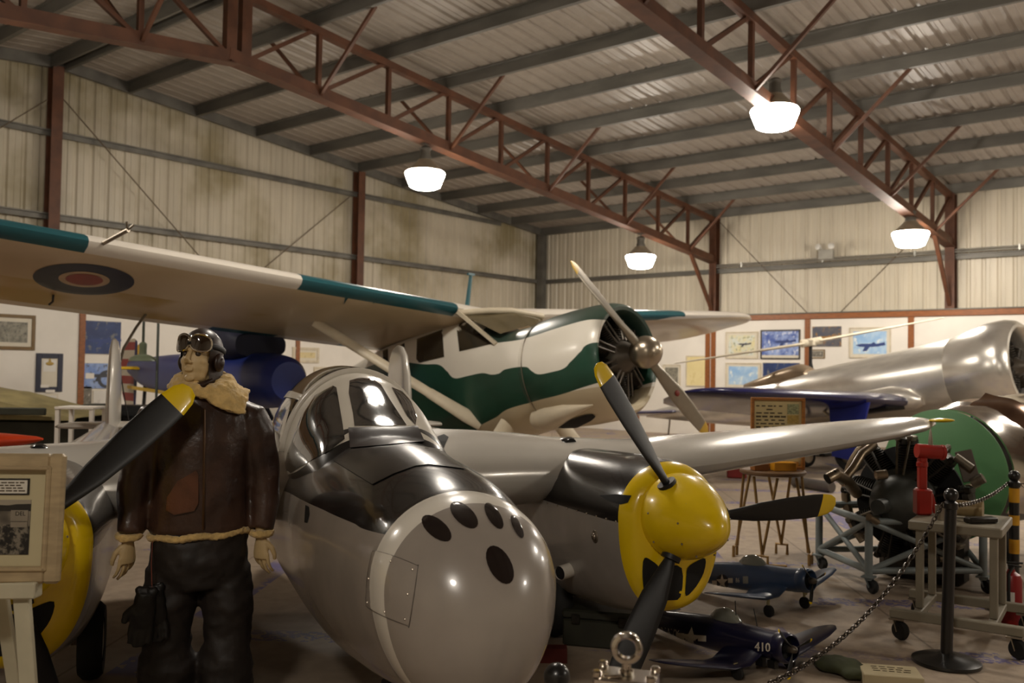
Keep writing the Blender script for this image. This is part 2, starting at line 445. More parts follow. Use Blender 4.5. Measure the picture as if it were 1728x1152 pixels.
# bracing rods
def rod(a, b, label, r=.011):
    mb = MB(); mb.tube([a, b], r, 6); struct(mb.build('wall_brace_rod', M_rod), label)
rod(onx(105, 165, XL+.1), onx(352, 450, XL+.1), 'thin steel brace rod crossing the left wall, running down from the ridge column')
rod(onx(590, 332, XL+.1), onx(400, 490, XL+.1), 'thin steel brace rod running down from the second column of the left wall')
rod(onx(80, 168, XL+.1), onx(-40, 240, XL+.1), 'thin steel brace rod left of the ridge column')
for a, b in (((1214, 374), (1374, 540)), ((1560, 384), (1405, 540))): rod(ony(*a, YB-.1), ony(*b, YB-.1), 'thin steel brace rod crossing the back wall')
# roof trusses
def truss(X, label):
    root = thing('roof_truss', label, 'roof truss', (X, YR, 0)); root['kind'] = 'structure'; root['category'] = 'building part'
    zb = lambda y: 5.97-.0987*abs(y-YR); zt = lambda y: zlow(y)-.055
    T = lambda p: Vector(p)-V(X, YR, 0)
    for nm, fz, w, h in (('bottom_chord', zb, .13, .19), ('top_chord', zt, .12, .11)):
        mb = MB()
        for s in (-1, 1): mb.beam(T((X, YR-s*.15, fz(YR))), T((X, YR+s*(YB-YR-.1), fz(YB-.1))), w+.004*s, h+.003*s)
        if nm == 'bottom_chord':
            for s in (-1, 1): mb.beam(T((X, YR-s*.15, fz(YR)-.09)), T((X, YR+s*(YB-YR-.1), fz(YB-.1)-.09)), .22+.004*s, .016+.002*s)
        mb.build(nm, M_rust, root)
    for s in (-1, 1):
        for k in range(0, 10):
            y = YR+s*(PS*k+(.12 if k == 0 else 0)); y2 = YR+s*PS*(k+1)
            mb = MB(); mb.beam(T((X, y, zb(y))), T((X, y, zt(y)+.05)), .07 if k else .16, .07 if k else .12, up=(1, 0, 0)); mb.build('web_post', M_rust, root)
            mb = MB(); mb.beam(T((X, y+s*.1, zb(y)+.05)), T((X, y2-s*.12, zt(y2)-.03)), .06, .06, up=(1, 0, 0)); mb.build('web_diagonal', M_rust, root)
            if k % 2 == 1:
                for t in (-1, 1):
                    mb = MB(); mb.beam(T((X+t*.06, y, zb(y)-.04)), T((X+t*1.25, y+s*.02, zlow(y)+.04)), .05, .05); mb.build('flange_brace', M_rust, root)
        mb = MB(); y = YR+s*(YB-YR-.1); y2 = YR+s*(YB-YR-1.35); mb.beam(T((X, y, 3.2)), T((X, y2, zb(y2))), .08, .08, up=(1, 0, 0)); mb.build('knee_brace', M_rust, root)
truss(XL+BAY, 'red oxide roof truss crossing the hangar from the left foreground')
truss(XL+2*BAY, 'red oxide roof truss running to the column at the right')
truss(XL+3*BAY, 'red oxide roof truss overhead, out of view')
truss(XL+4*BAY, 'red oxide roof truss at the far right, out of view')
# conduit, emergency light
mb = MB(); mb.tube([(XL+BAY+.1, YB-.1, 4.36), (XR, YB-.1, 4.36)], .022, 8); mb.tube([(XL+BAY+.1, YB-.09, 4.41), (XR, YB-.09, 4.41)], .016, 8)
for i in range(9): mb.box((XL+BAY+.8+i*2.1, YB-.1, 4.38), (.05, .05, .13), ch=.008)
o = mb.build('trim_conduit', M_zinc); struct(o, 'pair of bright conduits along the back wall girt')
e = ony(1394, 431, YB-.12); t = thing('emergency_light', 'two-headed emergency light on the back wall conduit', 'emergency light', (e.x, e.y, e.z))
mb = MB(); mb.box((0, 0, .02), (.36, .11, .24), ch=.015); mb.build('housing', mat('grey enamel', rgb(150, 146, 136), .4), t)
for s in (-1, 1):
    mb = MB(); mb.lathe([(.03, 0), (.07, .06), (.075, .1), (.06, .11), (.001, .115)], (s*.13, -.02, .2), (s*.35, -1, .1), 16); mb.tube([(s*.09, 0, .13), (s*.13, 0, .2)], .015, 8); mb.build('lamp_head', mat('white lamp head', rgb(215, 212, 204), .3), t)
# ------------------------------------------------------------------ high-bay lamps: the light of the hall
M_glow = emit('lit prismatic bowl', (1, .91, .79, 1), 48)
M_bell = mat('frosted lamp bell', rgb(150, 138, 118), .35, .3)
M_ball = mat('lamp ballast paint', rgb(96, 92, 84), .5, .3)
def lamp(x, y, z, label, zc):
    t = thing('high_bay_lamp', label, 'lamp', (x, y, z), 'hanging lamps under the trusses')
    mb = MB(); mb.lathe([(.001, -.16), (.2, -.158), (.26, -.13), (.335, .06), (.345, .1), (.325, .13)], n=28); mb.build('bowl', M_glow, t)
    mb = MB(); mb.lathe([(.325, .13), (.25, .2), (.15, .3), (.12, .34), (.001, .345)], n=28); mb.build('bell', M_bell, t)
    mb = MB(); mb.lathe([(.001, .335), (.1, .34), (.105, .38), (.085, .42), (.085, .5), (.11, .53), (.06, .57), (.001, .575)], n=20); mb.build('ballast', M_ball, t)
    mb = MB(); mb.tube([(0, 0, .57), (0, 0, zc-z)], .014, 8); mb.box((0, 0, zc-z+.0), (.1, .16, .03)); mb.build('hanger', M_ball, t)
zb = lambda y: 5.97-.0987*abs(y-YR)-.1
for x, y, z, l in ((XL+BAY, 11.08, 4.88, 'lit hanging lamp, furthest left, in front of the long truss'), (XL+BAY, 18.06, 4.17, 'lit hanging lamp far back near the corner, above the silver spinner'),
                   (XL+2*BAY, 12.41, 5.3, 'largest lit hanging lamp at upper right under the nearer truss'), (XL+2*BAY, 18.76, 4.32, 'lit hanging lamp beside the column on the right'),
                   (XL+BAY, 2.4, 4.8, 'lit hanging lamp above the left wing tip, out of view'), (XL+2*BAY, 5.6, 5.2, 'lit hanging lamp overhead by the ridge, out of view'), 
                   (XL+3*BAY, 12.4, 4.9, 'lit hanging lamp on the third truss, out of view'), (XL+3*BAY, -2.2, 4.6, 'lit hanging lamp behind the photographer, out of view'), (XL+3*BAY, 18.5, 4.3, 'lit hanging lamp at the far end of the third truss, out of view'),
                   (XL+4*BAY, 8.0, 4.9, 'lit hanging lamp on the fourth truss, out of view')):
    lamp(x, y, z, l, zb(y))
SC.world = bpy.data.worlds.new('world'); SC.world.use_nodes = True
SC.world.node_tree.nodes['Background'].inputs[0].default_value = (.02, .02, .02, 1)
SC.view_settings.view_transform = 'Standard'; SC.view_settings.look = 'None'; SC.view_settings.gamma = 1; SC.view_settings.exposure = 1.15
SC.view_settings.use_curve_mapping = False
# ------------------------------------------------------------------ twin-boom fighter (the silver, black and yellow aircraft)
M_sil = mat('silver lacquer', rgb(150, 143, 134), .27, .35, .06, 3, coat=.3)
M_white = mat('white gloss paint', rgb(222, 216, 204), .3, 0, .03, coat=.3)
M_blk = mat('black gloss paint', rgb(20, 19, 19), .22, 0, .1, coat=.3)
M_blkmatt = mat('matt black paint', rgb(17, 16, 16), .5, 0, .1)
M_yel = mat('yellow gloss paint', rgb(232, 196, 10), .26, 0, .04, coat=.4)
M_glassd = mat('smoked cockpit glass', rgb(24, 22, 21), .06, 0, 0, spec=.8, coat=.6)
M_hole = mat('dark opening', rgb(12, 11, 10), .8, 0, 0)
M_cover = mat('brown-black gun port cover', rgb(30, 22, 20), .2, 0, .1, coat=.5)
M_chrome = mat('polished metal', rgb(200, 192, 180), .12, 1, 0)
M_steel = mat('worn steel', rgb(150, 140, 126), .35, .9, .15)
M_tyre = mat('black tyre rubber', rgb(22, 21, 20), .75, 0, .15, 20)
MP = frame(V(-3.0540, 2.8607, .9037), .357, .0505)
SP = 1.5102
lg = thing('fighter_aeroplane', 'silver and black twin-boom fighter aeroplane with yellow spinners, in the centre', 'aeroplane', MP)
NT = [(-3.6, .04, .1, .05, .05, 2, 2), (-3.0, .2, .05, .2, .2, 2, 2), (-2.0, .39, 0, .4, .44, 2, 2), (-1.2, .43, -.02, .46, .53, 2, 2), (-.3, .432, -.02, .455, .54, 2, 2.1), (0, .425, -.02, .428, .54, 2, 2.1), (.35, .40, -.02, .401, .52, 2, 2.1), (.75, .357, -.025, .359, .475, 2, 2.05), (.994, .318, -.029, .295, .437, 2, 2)]
def podsec(x):
    if x <= .994: return oval(x, *interp(NT, x), n=72)
    s = min((x-.994)/.385, .9995); k = (1-s**2.1)**.5
    return oval(x, .318*k, -.029-.10*s*s, .295*k, .437*k, n=72)
pod = MB(); xs = [-3.6+.1*i for i in range(46)]+[.92, .96, .994, 1.03, 1.07, 1.11, 1.16, 1.2, 1.24, 1.28, 1.305, 1.325, 1.345, 1.36, 1.369, 1.375, 1.378]
pod.loft([podsec(x) for x in xs])
PJ = Proj(pod, MP)
B = MatB('fuselage pod paint'); x, y, z = B.xyz()
line = [PJ.hit(*p) for p in ((475, 825), (500, 838), (530, 853), (560, 867), (600, 884), (630, 897))]
line = [(p.x, p.z) for p in line if p is not None]; line = [(-4, line[0][1])]+line+[(1.2, line[-1][1]+.01)]
blk = (z > x.curve(line)) & (x < .994); band = (x > .994) & (x < 1.13)
n = B.noise(4, 3); c = B.mix(n.sm(.3, .7), rgb(150, 141, 132), rgb(160, 151, 141)); c = B.mix(blk, c, rgb(19, 18, 18)); c = B.mix(band, c, rgb(226, 220, 208))
B.set(color=c, rough=.24, metal=0.0, coat=.35, coatr=.06, spec=.5); M_pod = B.m
pod.build('fuselage_pod', M_pod, lg)
# canopy shell, painted frames with glazed panes let into it
CT = [(-2.75, .15, .3, .06, .1, 2.), (-2.35, .3, .28, .33, .2, 2.), (-1.95, .375, .26, .5, .2, 2.), (-1.5, .412, .26, .56, .2, 2.), (-1.15, .408, .26, .54, .2, 2.), (-.929, .392, .26, .50, .2, 2.), (-.72, .385, .25, .464, .2, 2.15), (-.45, .362, .22, .36, .2, 2.3), (-.2, .335, .2, .262, .2, 2.3), (-.1, .32, .18, .2, .2, 2.2)]
can = MB(); can.loft([oval(x, a, zc, bt, bb, nt, 2, n=72) for x in [-2.75+.05*i for i in range(54)] for (a, zc, bt, bb, nt) in [interp(CT, x)]])
PC = Proj(can, MP)
both = MB(); both.add(pod.v, pod.f); both.add(can.v, can.f); PB = Proj(both, MP)
B = MatB('canopy frame paint'); x, y, z = B.xyz()
line = [PC.hit(*p) for p in ((481, 801), (523, 779), (557, 761), (583, 744), (598, 722))]; line = [(p.x, p.z) for p in line if p is not None]
line = [(-2.8, .2)]+line+[(.1, line[-1][1]+.06)]
B.set(color=B.mix(z < x.curve(line), rgb(205, 198, 184), rgb(20, 19, 19)), rough=.28, coat=.3); can.build('canopy', B.m, lg)
rg = MB(); rg.loft([[V(p.x, p.y*1.006, .28+(p.z-.28)*1.006) for p in oval(x, a, zc, bt, bb, nt, 2, n=72)] for x in [-2.74+.05*i for i in range(36)] for (a, zc, bt, bb, nt) in [interp(CT, x)]]); rg.build('rear_canopy_glass', M_glassd, lg); PG = Proj(rg, MP)
M_cfr = mat('pale canopy frame', rgb(205, 198, 184), .28, 0, .03, coat=.3)
for pts in ([(474, 657), (496, 661), (516, 668), (513, 678), (494, 672), (470, 669)], [(484, 694), (490, 692), (482, 722), (475, 760), (470, 760), (477, 722)]): PG.patch(pts, .006, 4).build('canopy_crossbar', M_cfr, lg)
for nm, pts in (('windscreen_pane', [(590, 642.5), (606.7, 637.5), (628.9, 639.7), (642.8, 649.4), (659.4, 677.2), (685.8, 717.5), (598.3, 718.9), (595.6, 696.7), (588.6, 663.3)]),
                ('side_pane', [(478, 799), (486, 763), (508, 705), (532, 667), (562, 651), (568, 654), (579, 719), (582, 741), (557, 760), (523, 778), (482, 803)]),
                ('side_pane', [(660.8, 653.6), (678.9, 660.6), (693, 677), (703, 702), (701, 717), (687, 702), (670.6, 671.7)]),
                ):
    PC.patch(pts, .003).build(nm, M_glassd, lg)
hp = [V(-.929, p.y*1.012, .26+(p.z-.26)*1.012) for p in oval(-.929, .392, .26, .5, .2, n=72)[0:37]]
mb = MB(); mb.tube(hp, .02, 8, sc=(1, .45), up=(1, 0, 0)); mb.build('canopy_hoop', M_white, lg)
mb = PB.patch([(588, 722), (704, 719), (716, 745), (640, 752), (591, 756)], .004); mb.build('windscreen_sill', mat('brown-black sill', rgb(44, 36, 34), .35, 0, .1), lg)
mb = PB.patch([(562, 777), (584, 760), (640, 754), (690, 751), (742, 758), (786, 792), (771, 790), (740, 782), (701, 787), (665, 800), (629, 818)], .004, rings=8); mb.build('nose_hatch', mat('worn black hatch', rgb(42, 37, 35), .28, .35, .2, 5), lg)
for cx, cy, a, b, r in ((737, 891.7, 30, 15, .69), (783, 869.5, 29, 15, .75), (833, 871, 25, 10.5, 1.01), (872, 889, 21, 7, 1.12)):
    PJ.patch(ell(cx, cy, a, b, r), .003, 4, dens=1).build('gun_port', M_cover, lg)
PJ.patch(ell(843, 953, 35, 19, 1.08), .003, 4, dens=1).build('cannon_port', M_cover, lg)
mb = PJ.patch([(627, 932), (634, 929), (660, 936), (704, 954), (705, 960), (691, 1052), (687, 1054), (652, 1040), (618, 1022), (617, 1010)], .0025, rings=9)
mb.build('access_plate', M_pod, lg)
mb = MB(); ol = [PJ.near(*p, .002) for p in smoothpts([(619, 1012), (620, 975), (628, 934), (636, 930), (662, 937), (702, 953), (705, 962), (692, 1050), (686, 1054), (652, 1041), (622, 1025)], 4)]; mb.tube(ol, .0010, 5, closed=True); mb.build('plate_seam', mat('panel seam', rgb(92, 84, 76), .5, 0, 0), lg)
mb = MB()
for p in ((697, 961), (689, 1002), (684, 1044), (660, 947), (623, 976), (621, 1016), (650, 1032)):
    h = PJ.hit(*p, .002); h and mb.ball(h, .0045, 8)
mb.build('plate_screws', M_steel, lg)
PJ.patch([(516, 852), (522, 855), (523, 868), (519, 882), (514, 881)], .002, 3).build('side_slot', M_hole, lg)
# wings
zl = lambda y: .27+(abs(y)-2.6)*.1
WS = lambda sg: [(sg*y, xl, zl(y)+dz, c, th, .02) for y, xl, c, th, dz in ((0, -.7, 2.3, .22, .12), (.4, -.76, 2.25, .225, .10), (.8, -.86, 2.15, .225, .06), (1.15, -.96, 2.0, .225, .02), (1.4, -1.02, 1.85, .21, .0), (1.6, -.96, 1.75, .18, .01), (1.85, -.76, 1.76, .15, 0), (2.2, -.72, 1.68, .145, 0), (3.0, -.78, 1.42, .135, 0), (3.7, -.86, 1.15, .125, .005), (4.05, -.95, .92, .12, .01), (4.25, -1.08, .66, .11, .015), (4.35, -1.25, .34, .1, .02), (4.37, -1.4, .1, .1, .02))]
M_wing = mat('silver wing lacquer', rgb(194, 189, 180), .26, .2, .05, 2, coat=.3)
for sg in (1, -1):
    mb = MB(); wing(mb, WS(sg)); mb.build('wing', M_wing, lg)
    if sg == 1: Proj(mb, MP).patch([(738, 737), (749, 733), (757, 738), (751, 750), (747, 761), (740, 752)], .004, 4).build('wing_root_intake', M_hole, lg)
    mb = MB(); mb.ball((-1.0, sg*4.22, zl(4.22)+.045), .07, 14, sc=(1.5, .9, .22)); mb.build('wing_tip_light', M_yel, lg)
# nacelle + boom, one per side
BT = [(-6.6, .02, .33, .02, .02, 2, 2), (-6.4, .09, .33, .12, .12, 2, 2), (-5.2, .15, .25, .16, .18, 2, 2), (-3.6, .22, .13, .22, .26, 2, 2), (-2.5, .30, .02, .30, .42, 2, 2.2), (-1.8, .335, 0, .325, .58, 2, 2.5), (-1.1, .335, 0, .315, .60, 2, 2.6), (-.6, .328, 0, .308, .575, 2, 2.6), (-.3, .318, 0, .3, .535, 2, 2.5), (-.09, .295, 0, .28, .49, 2, 2.4), (-.03, .265, 0, .252, .445, 2, 2.3), (-.005, .235, 0, .226, .385, 2, 2.2)]
nac = MB(); nac.loft([oval(x, *interp(BT, x), n=64) for x in [-6.6, -6.5, -6.4]+[-6.2+.2*i for i in range(19)]+[-2.5+.1*i for i in range(23)]+[-.25, -.2, -.15, -.1, -.07, -.05, -.03, -.018, -.005]])
MN = MP @ Matrix.Translation((-.09, SP, 0)); PN = Proj(nac, MN)
B = MatB('engine cowling paint'); x, y, z = B.xyz()
n = B.noise(3, 3); c = B.mix(n.sm(.3, .7), rgb(144, 138, 132), rgb(158, 152, 145))
bl = (z > (x*-.04-.03)) & (x > (z*-.25-1.5)); c = B.mix(bl, c, rgb(22, 20, 20)); c = B.mix((x > -.095), c, rgb(232, 196, 10))
B.set(color=c, rough=.25, metal=0.0, coat=.35, coatr=.06); M_nac = B.m
holes = MB()
for pts in ([(1087, 941), (1100, 946), (1112, 958), (1111, 981), (1092, 1009), (1086, 992), (1084, 964)], [(1160, 958), (1174, 947), (1190, 942), (1187, 966), (1174, 989), (1157, 1005), (1157, 980)], [(1122, 958), (1150, 958), (1148, 1006), (1128, 1012), (1106, 1014), (1116, 990)]):
    PN.patch(smoothpts(pts, 3), .003, 5, mb=holes, dens=1)
rv = MB()
for p in [(925+i*16.5, 848.5+i*4.4) for i in range(8)]+[(1083, 880), (1092, 893), (1100, 920), (1097, 860)]:
    h = PN.hit(*p, .003); h and rv.ball(h, .006, 8)
h = PN.hit(963, 961); stub = (h, V(.35, -.9, -.1).normalized()); h2 = PN.hit(1004, 905)
h3 = PN.hit(959, 755, .0)
sl = MB(); PN.patch([(1012, 836), (1040, 834), (1066, 836), (1060, 848), (1048, 851), (1030, 846)], .004, 4, mb=sl)
blade_tab = [(.1, .04, .04, 60), (.2, .045, .04, 58), (.28, .085, .034, 50), (.42, .135, .028, 40), (.6, .152, .022, 32), (.76, .15, .017, 27), (.825, .142, .015, 26), (.83, .142, .015, 26), (.885, .12, .013, 25), (.915, .08, .012, 25), (.925, .02, .008, 25)]
def blade(t, hand, R=.925, tab=blade_tab, tipr=.828):
    mb = MB(); er, et = V(0, sin(t), cos(t)), V(0, cos(t), -sin(t)); tab = [(r*R/.925, w, th, b) for r, w, th, b in tab]; rings = []
    for r, w, th, b in tab:
        ch = et*cos(math.radians(b))*hand+V(sin(math.radians(b)), 0, 0); no = er.cross(ch).normalized(); ring = []
        for j in range(16):
            a = 2*PI*j/16; ring.append(er*r+ch*cos(a)*w/2+no*sgp(sin(a), .8)*th/2)
        rings.append(ring)
    k = [i for i, q in enumerate(tab) if q[0] <= tipr*R/.925+1e-6][-1]
    mb.loft(rings[:k+1], 0, cap=(True, False)); mb.loft(rings[k:], 1, cap=(False, True)); return mb
for sg, t0, hand in ((1, -.568, -1), (-1, .80, 1)):
    P = Matrix.Translation((0, sg*SP, 0)); SQ = SP if sg > 0 else SP+.035
    o = nac.build('engine_boom', M_nac, lg); o.location = (-.09, sg*SQ, 0); bo = o
    holes.build('radiator_intake', M_hole, bo); rv.build('cowl_fasteners', M_chrome, bo)
    mb = MB(); mb.tube([stub[0]-stub[1]*.05, stub[0]+stub[1]*.09], [.042, .04], 16, 0, cap=False); mb.tube([stub[0]-stub[1]*.05, stub[0]+stub[1]*.088], [.037, .035], 16, 1); mb.build('drain_stub', [M_white, M_hole], bo)
    mb = MB(); mb.ball(h2, .022, 14); mb.ball(h2, .036, 14, sc=(1, .3, 1)); mb.build('side_vent', M_steel, bo)
    sl.build('exhaust_recess', M_hole, bo)
    if h3:
        mb = MB(); mb.lathe([(.05, .0), (.055, .14), (.04, .17)], h3+V(-.12, 0, .005), (1, 0, .08), 14); mb.lathe([(.001, .165), (.042, .168)], h3+V(-.12, 0, .005), (1, 0, .08), 14, 1); mb.build('top_intake', [M_blk, M_hole], bo)
    pr = bpy.data.objects.new('propeller', None); COL.objects.link(pr); pr.parent = lg; pr.location = (0, sg*SQ, 0)
    mb = MB(); mb.lathe([(.001, -.12), (.213, -.12), (.217, -.05), (.208, .02), (.182, .095), (.146, .165), (.106, .23), (.072, .272), (.042, .297), (.016, .308), (.001, .31)], (0, 0, 0), (1, 0, -.13), 48)
    mb.build('spinner', M_yel, pr)
    mb = MB()
    for i in range(9):
        for r, xx in ((.214, -.02), (.15, .16)):
            a = 2*PI*i/9+.2; mb.ball((xx, r*cos(a), r*sin(a)-xx*.13), .006, 6)
    mb.build('spinner_screws', M_steel, pr)
    for i in range(3): blade(t0+i*2*PI/3, hand).build('propeller_blade', [M_blkmatt, M_yel], pr)
    for i in range(3):
        t = t0+i*2*PI/3; er = V(0, sin(t), cos(t)); mb = MB(); mb.tube([er*.15, er*.222], .05, 16); mb.build('blade_cuff', M_blkmatt, pr)
    # tail fin
    mb = MB(); wing(mb, [(zz, -xx, 0, c, .13, 0) for zz, xx, c in ((-.62, .55, .12), (-.6, .38, .5), (-.45, .2, .85), (-.1, .05, 1.05), (.3, 0, 1.1), (.62, .06, 1.0), (.85, .18, .8), (.95, .32, .5), (.985, .5, .12))])
    mb.v = [V(p.x-5.75, sg*SP+p.z*.9, .33+p.y) for p in mb.v]; mb.build('tail_fin', M_wing, lg)
    # main wheel
    w = bpy.data.objects.new('main_wheel', None); COL.objects.link(w); w.parent = lg
    wb = MP.inverted() @ (MP @ V(-1.25, sg*(SP-.2), -.5)); g = MP.inverted() @ V((MP @ wb).x, (MP @ wb).y, 0)
    up = (MP.inverted().to_3x3() @ UP).normalized(); c = g+up*.2
    mb = MB(); mb.lathe([(.11, -.055), (.17, -.06), (.195, -.035), (.2, 0), (.195, .035), (.17, .06), (.11, .055)], c, (0, 1, 0), 32); mb.build('tyre', M_tyre, w)
    mb = MB(); mb.lathe([(.001, -.05), (.05, -.055), (.112, -.05), (.112, .05), (.05, .055), (.001, .05)], c, (0, 1, 0), 24); mb.build('wheel_hub', M_steel, w)
    mb = MB(); mb.tube([c+V(0, sg*.09, 0), c+V(0, sg*.11, .28), c+V(-.0, sg*.14, .6)], .028, 10); mb.tube([c, c+V(0, sg*.1, 0)], .02, 8); mb.build('gear_leg', M_steel, lg)
mb = MB(); wing(mb, [(y, -6.0+dx, .4, c, .11, 0) for y, dx, c in ((-2.04, -.3, .1), (-2.0, -.14, .42), (-1.85, -.03, .62), (-1.5, 0, .68), (1.5, 0, .68), (1.85, -.03, .62), (2.0, -.14, .42), (2.04, -.3, .1))]); mb.build('tailplane', M_wing, lg)
up = (MP.inverted().to_3x3() @ UP).normalized(); q = MP @ V(.1, 0, 0); g = MP.inverted() @ V(q.x, q.y, 0); c = g+up*.16
w = bpy.data.objects.new('nose_wheel', None); COL.objects.link(w); w.parent = lg
mb = MB(); mb.lathe([(.08, -.04), (.13, -.05), (.16, 0), (.13, .05), (.08, .04)], c, (0, 1, 0), 28); mb.build('tyre', M_tyre, w)
mb = MB(); mb.lathe([(.001, -.04), (.085, -.04), (.085, .04), (.001, .04)], c, (0, 1, 0), 20); mb.build('wheel_hub', M_steel, w)
mb = MB(); mb.tube([c+V(0, .07, 0), c+V(0, .07, .2), c+V(-.03, 0, .5)], .022, 10); mb.tube([c, c+V(0, .08, 0)], .014, 8); mb.build('gear_leg', M_steel, lg)
# ------------------------------------------------------------------ high-wing bush aeroplane, white with green camouflage
OB = W(1.583, 10.469, 1.876)
MBU = frame(OB, .814, .179, -.004)
bp = thing('bush_aeroplane', 'white and green camouflaged high-wing bush aeroplane with a silver propeller', 'aeroplane', MBU)
M_fab = mat('cream fabric underside', rgb(176, 158, 128), .42, 0, .06, 1.2)
M_cream = mat('cream paint', rgb(208, 196, 172), .4, 0, .05)
FT = [(-9.2, .04, .25, .12, .12, 2, 2), (-8.0, .16, .2, .26, .3, 2.4, 2.4), (-6.5, .36, .1, .52, .6, 2.6, 2.6), (-5.0, .52, 0, .78, .78, 3, 3), (-4.2, .60, 0, .87, .82, 3.4, 3), (-3.2, .63, 0, .90, .82, 3.6, 3), (-2.6, .63, 0, .88, .80, 3.4, 2.8), (-2.35, .625, 0, .80, .78, 3.0, 2.6), (-1.95, .62, 0, .62, .74, 2.3, 2.3), (-1.45, .615, 0, .615, .68, 2, 2.1)]
fus = MB(); fus.loft([oval(x, *interp(FT, x), n=72) for x in [-9.2, -9.1, -8.9]+[-8.7+.2*i for i in range(22)]+[-4.3+.1*i for i in range(29)]+[-1.45]])
cow = MB(); prof = [(-1.5, .625), (-1.42, .645), (-1.2, .668), (-.9, .675), (-.6, .668), (-.45, .65), (-.36, .62), (-.32, .585), (-.33, .545), (-.38, .525), (-.55, .52)]
rings = []
for xx, r in prof:
    rings.append([V(xx+.10*sin(2*PI*j/72)*(.4 if xx > -.6 else 0), r*cos(2*PI*j/72), r*sin(2*PI*j/72)*(1.0 if sin(2*PI*j/72) > 0 else 1.08)) for j in range(72)])
cow.loft(rings, cap=(True, False))
skin = MB(); skin.add(fus.v, fus.f); skin.add(cow.v, cow.f); PS_ = Proj(skin, MBU)
def curve_px(pts):
    h = [PS_.hit(*p) for p in pts]; q = sorted((p.x, p.z) for p in h if p is not None and p.y < -.05 and not -1.56 < p.x < -1.38); out = []
    for p in q:
        if not out or p[0]-out[-1][0] > .05: out.append(p)
    return out
zz = lambda L: [(720+a/3.6, 400+b/3.6) for a, b in L]
wave = curve_px([(640, 612), (666, 610)]+zz([(0, 772), (60, 772), (130, 820), (200, 855), (260, 840), (330, 826), (430, 831), (480, 802), (540, 780), (600, 788), (640, 815), (720, 828), (800, 810), (870, 760), (940, 690), (1020, 640), (1080, 640), (1128, 690)]))
wave = [(-9.3, .05), (-7.5, .05), (-6.0, .3)]+[w for w in wave if w[0] > -5.6]+[(-.2, wave[-1][1]-.1)]
lowr = curve_px(zz([(350, 1130), (420, 1095), (520, 1035), (600, 1008), (680, 990), (800, 960), (930, 918), (1060, 880), (1128, 850)]))
lowr = [(-9.3, -.6), (-5, -.8), (-3.6, -.85)]+[w for w in lowr if w[0] > -3.4]+[(-.2, lowr[-1][1]+.05)]
topl = curve_px(zz([(440, 640), (640, 602), (800, 550), (950, 508), (1030, 500), (1100, 510)]))
topl = [(-9.3, 2), (-2.6, 1.4), (-2.1, topl[0][1]+.03)]+topl+[(-.2, topl[-1][1]-.05)]
def camo(name):
    B = MatB(name); x, y, z = B.xyz(); n = B.noise(1.4, 3)
    g = B.mix(n.sm(.35, .65), rgb(26, 62, 46), rgb(34, 74, 58)); w = B.mix(n.sm(.3, .7), rgb(232, 226, 212), rgb(238, 232, 220))
    w = B.mix(z < -.35, w, rgb(204, 190, 160))
    c = B.mix((z < x.curve(wave)) & (z > x.curve(lowr)), w, g); c = B.mix((z > x.curve(topl)), c, rgb(58, 76, 66)); c = B.mix((y > .1) & (z > -.12) & (x > -1.4), c, rgb(44, 66, 58))
    return B.set(color=c, rough=.33, coat=.2, coatr=.15).m
M_camo = camo('green and white camouflage paint'); M_camo2 = camo('camouflage paint on the cowling')
fus.build('fuselage', M_camo, bp); cow.build('engine_cowling', M_camo2, bp)
mb = MB(); mb.tube([V(-1.42, .652*cos(a), .652*sin(a)*(1 if sin(a) > 0 else 1.08)) for a in [2*PI*i/48 for i in range(48)]], .006, 6, closed=True); mb.build('cowling_seam_band', M_steel, bp)
# wings
DIH, ZW, XW, CH, TW = .072, .884, -2.416, 2.155, .061
def wsecs(sg):
    out = []
    for a, xo, c, th in ((0, 0, 1, .135), (.6, 0, 1, .135), (2, 0, 1, .135), (4, 0, 1, .135), (6, 0, 1, .13), (6.8, -.02, .98, .12), (7.2, -.1, .9, .11), (7.5, -.24, .76, .1), (7.7, -.42, .56, .09), (7.82, -.65, .3, .08), (7.85, -.85, .06, .08)):
        out.append((sg*a, XW+xo, ZW+.06+a*math.tan(DIH if sg < 0 else .056)+(xo*TW), CH*c, th, TW))
    return out
B = MatB('wing paint'); x, y, z = B.xyz()
fwd = x > (y.abs()*0+XW-.16); dz = z-(y.abs()*math.tan(DIH)+ZW+.0)
n = B.noise(.9, 3); und = B.mix(n.sm(.3, .7), rgb(196, 176, 142), rgb(208, 188, 156))
sm = (B.noise(1.1, 2, .4).sm(.52, .68) & (x < XW-1.1) & (y < -1.2)); und = B.mix(sm*.8, und, rgb(176, 140, 30))
teal = (((y < -.62) & (y > -2.95)) | (y < -5.25) | ((y > 2.6) & (y < 4.75))) & (dz > (y*3.1).sin()*.03-.07)
top = B.mix(teal, rgb(224, 216, 204), rgb(30, 84, 92))
isTop = (dz+(XW-x)*.062) > .055
front = (x > XW-.13+0.0) & (dz > -.075)
c = B.mix((isTop | front), und, top); B.set(color=c, rough=.36, coat=.15); M_bw = B.m
wm = {}
for sg in (-1, 1):
    mb = MB(); wing(mb, wsecs(sg)); mb.build('wing', M_bw, bp); wm[sg] = mb
PW = Proj(wm[-1], MBU)
rd = bpy.data.objects.new('roundel', None); COL.objects.link(rd); rd.parent = bp
for nm, k, m, off in (('roundel_ring', 1, mat('roundel blue', rgb(32, 36, 60), .45), .004), ('roundel_disc', .505, mat('roundel white', rgb(196, 172, 140), .45), .008), ('roundel_centre', .37, mat('roundel red', rgb(142, 38, 28), .45), .012)):
    PW.patch(ell(141+(1-k)*2, 470.5-(1-k)*1, 86*k, 26*k, .06, 40), off, 6, dens=1).build(nm, m, rd)
M_teal = mat('teal paint', rgb(30, 84, 92), .35, 0, .08)
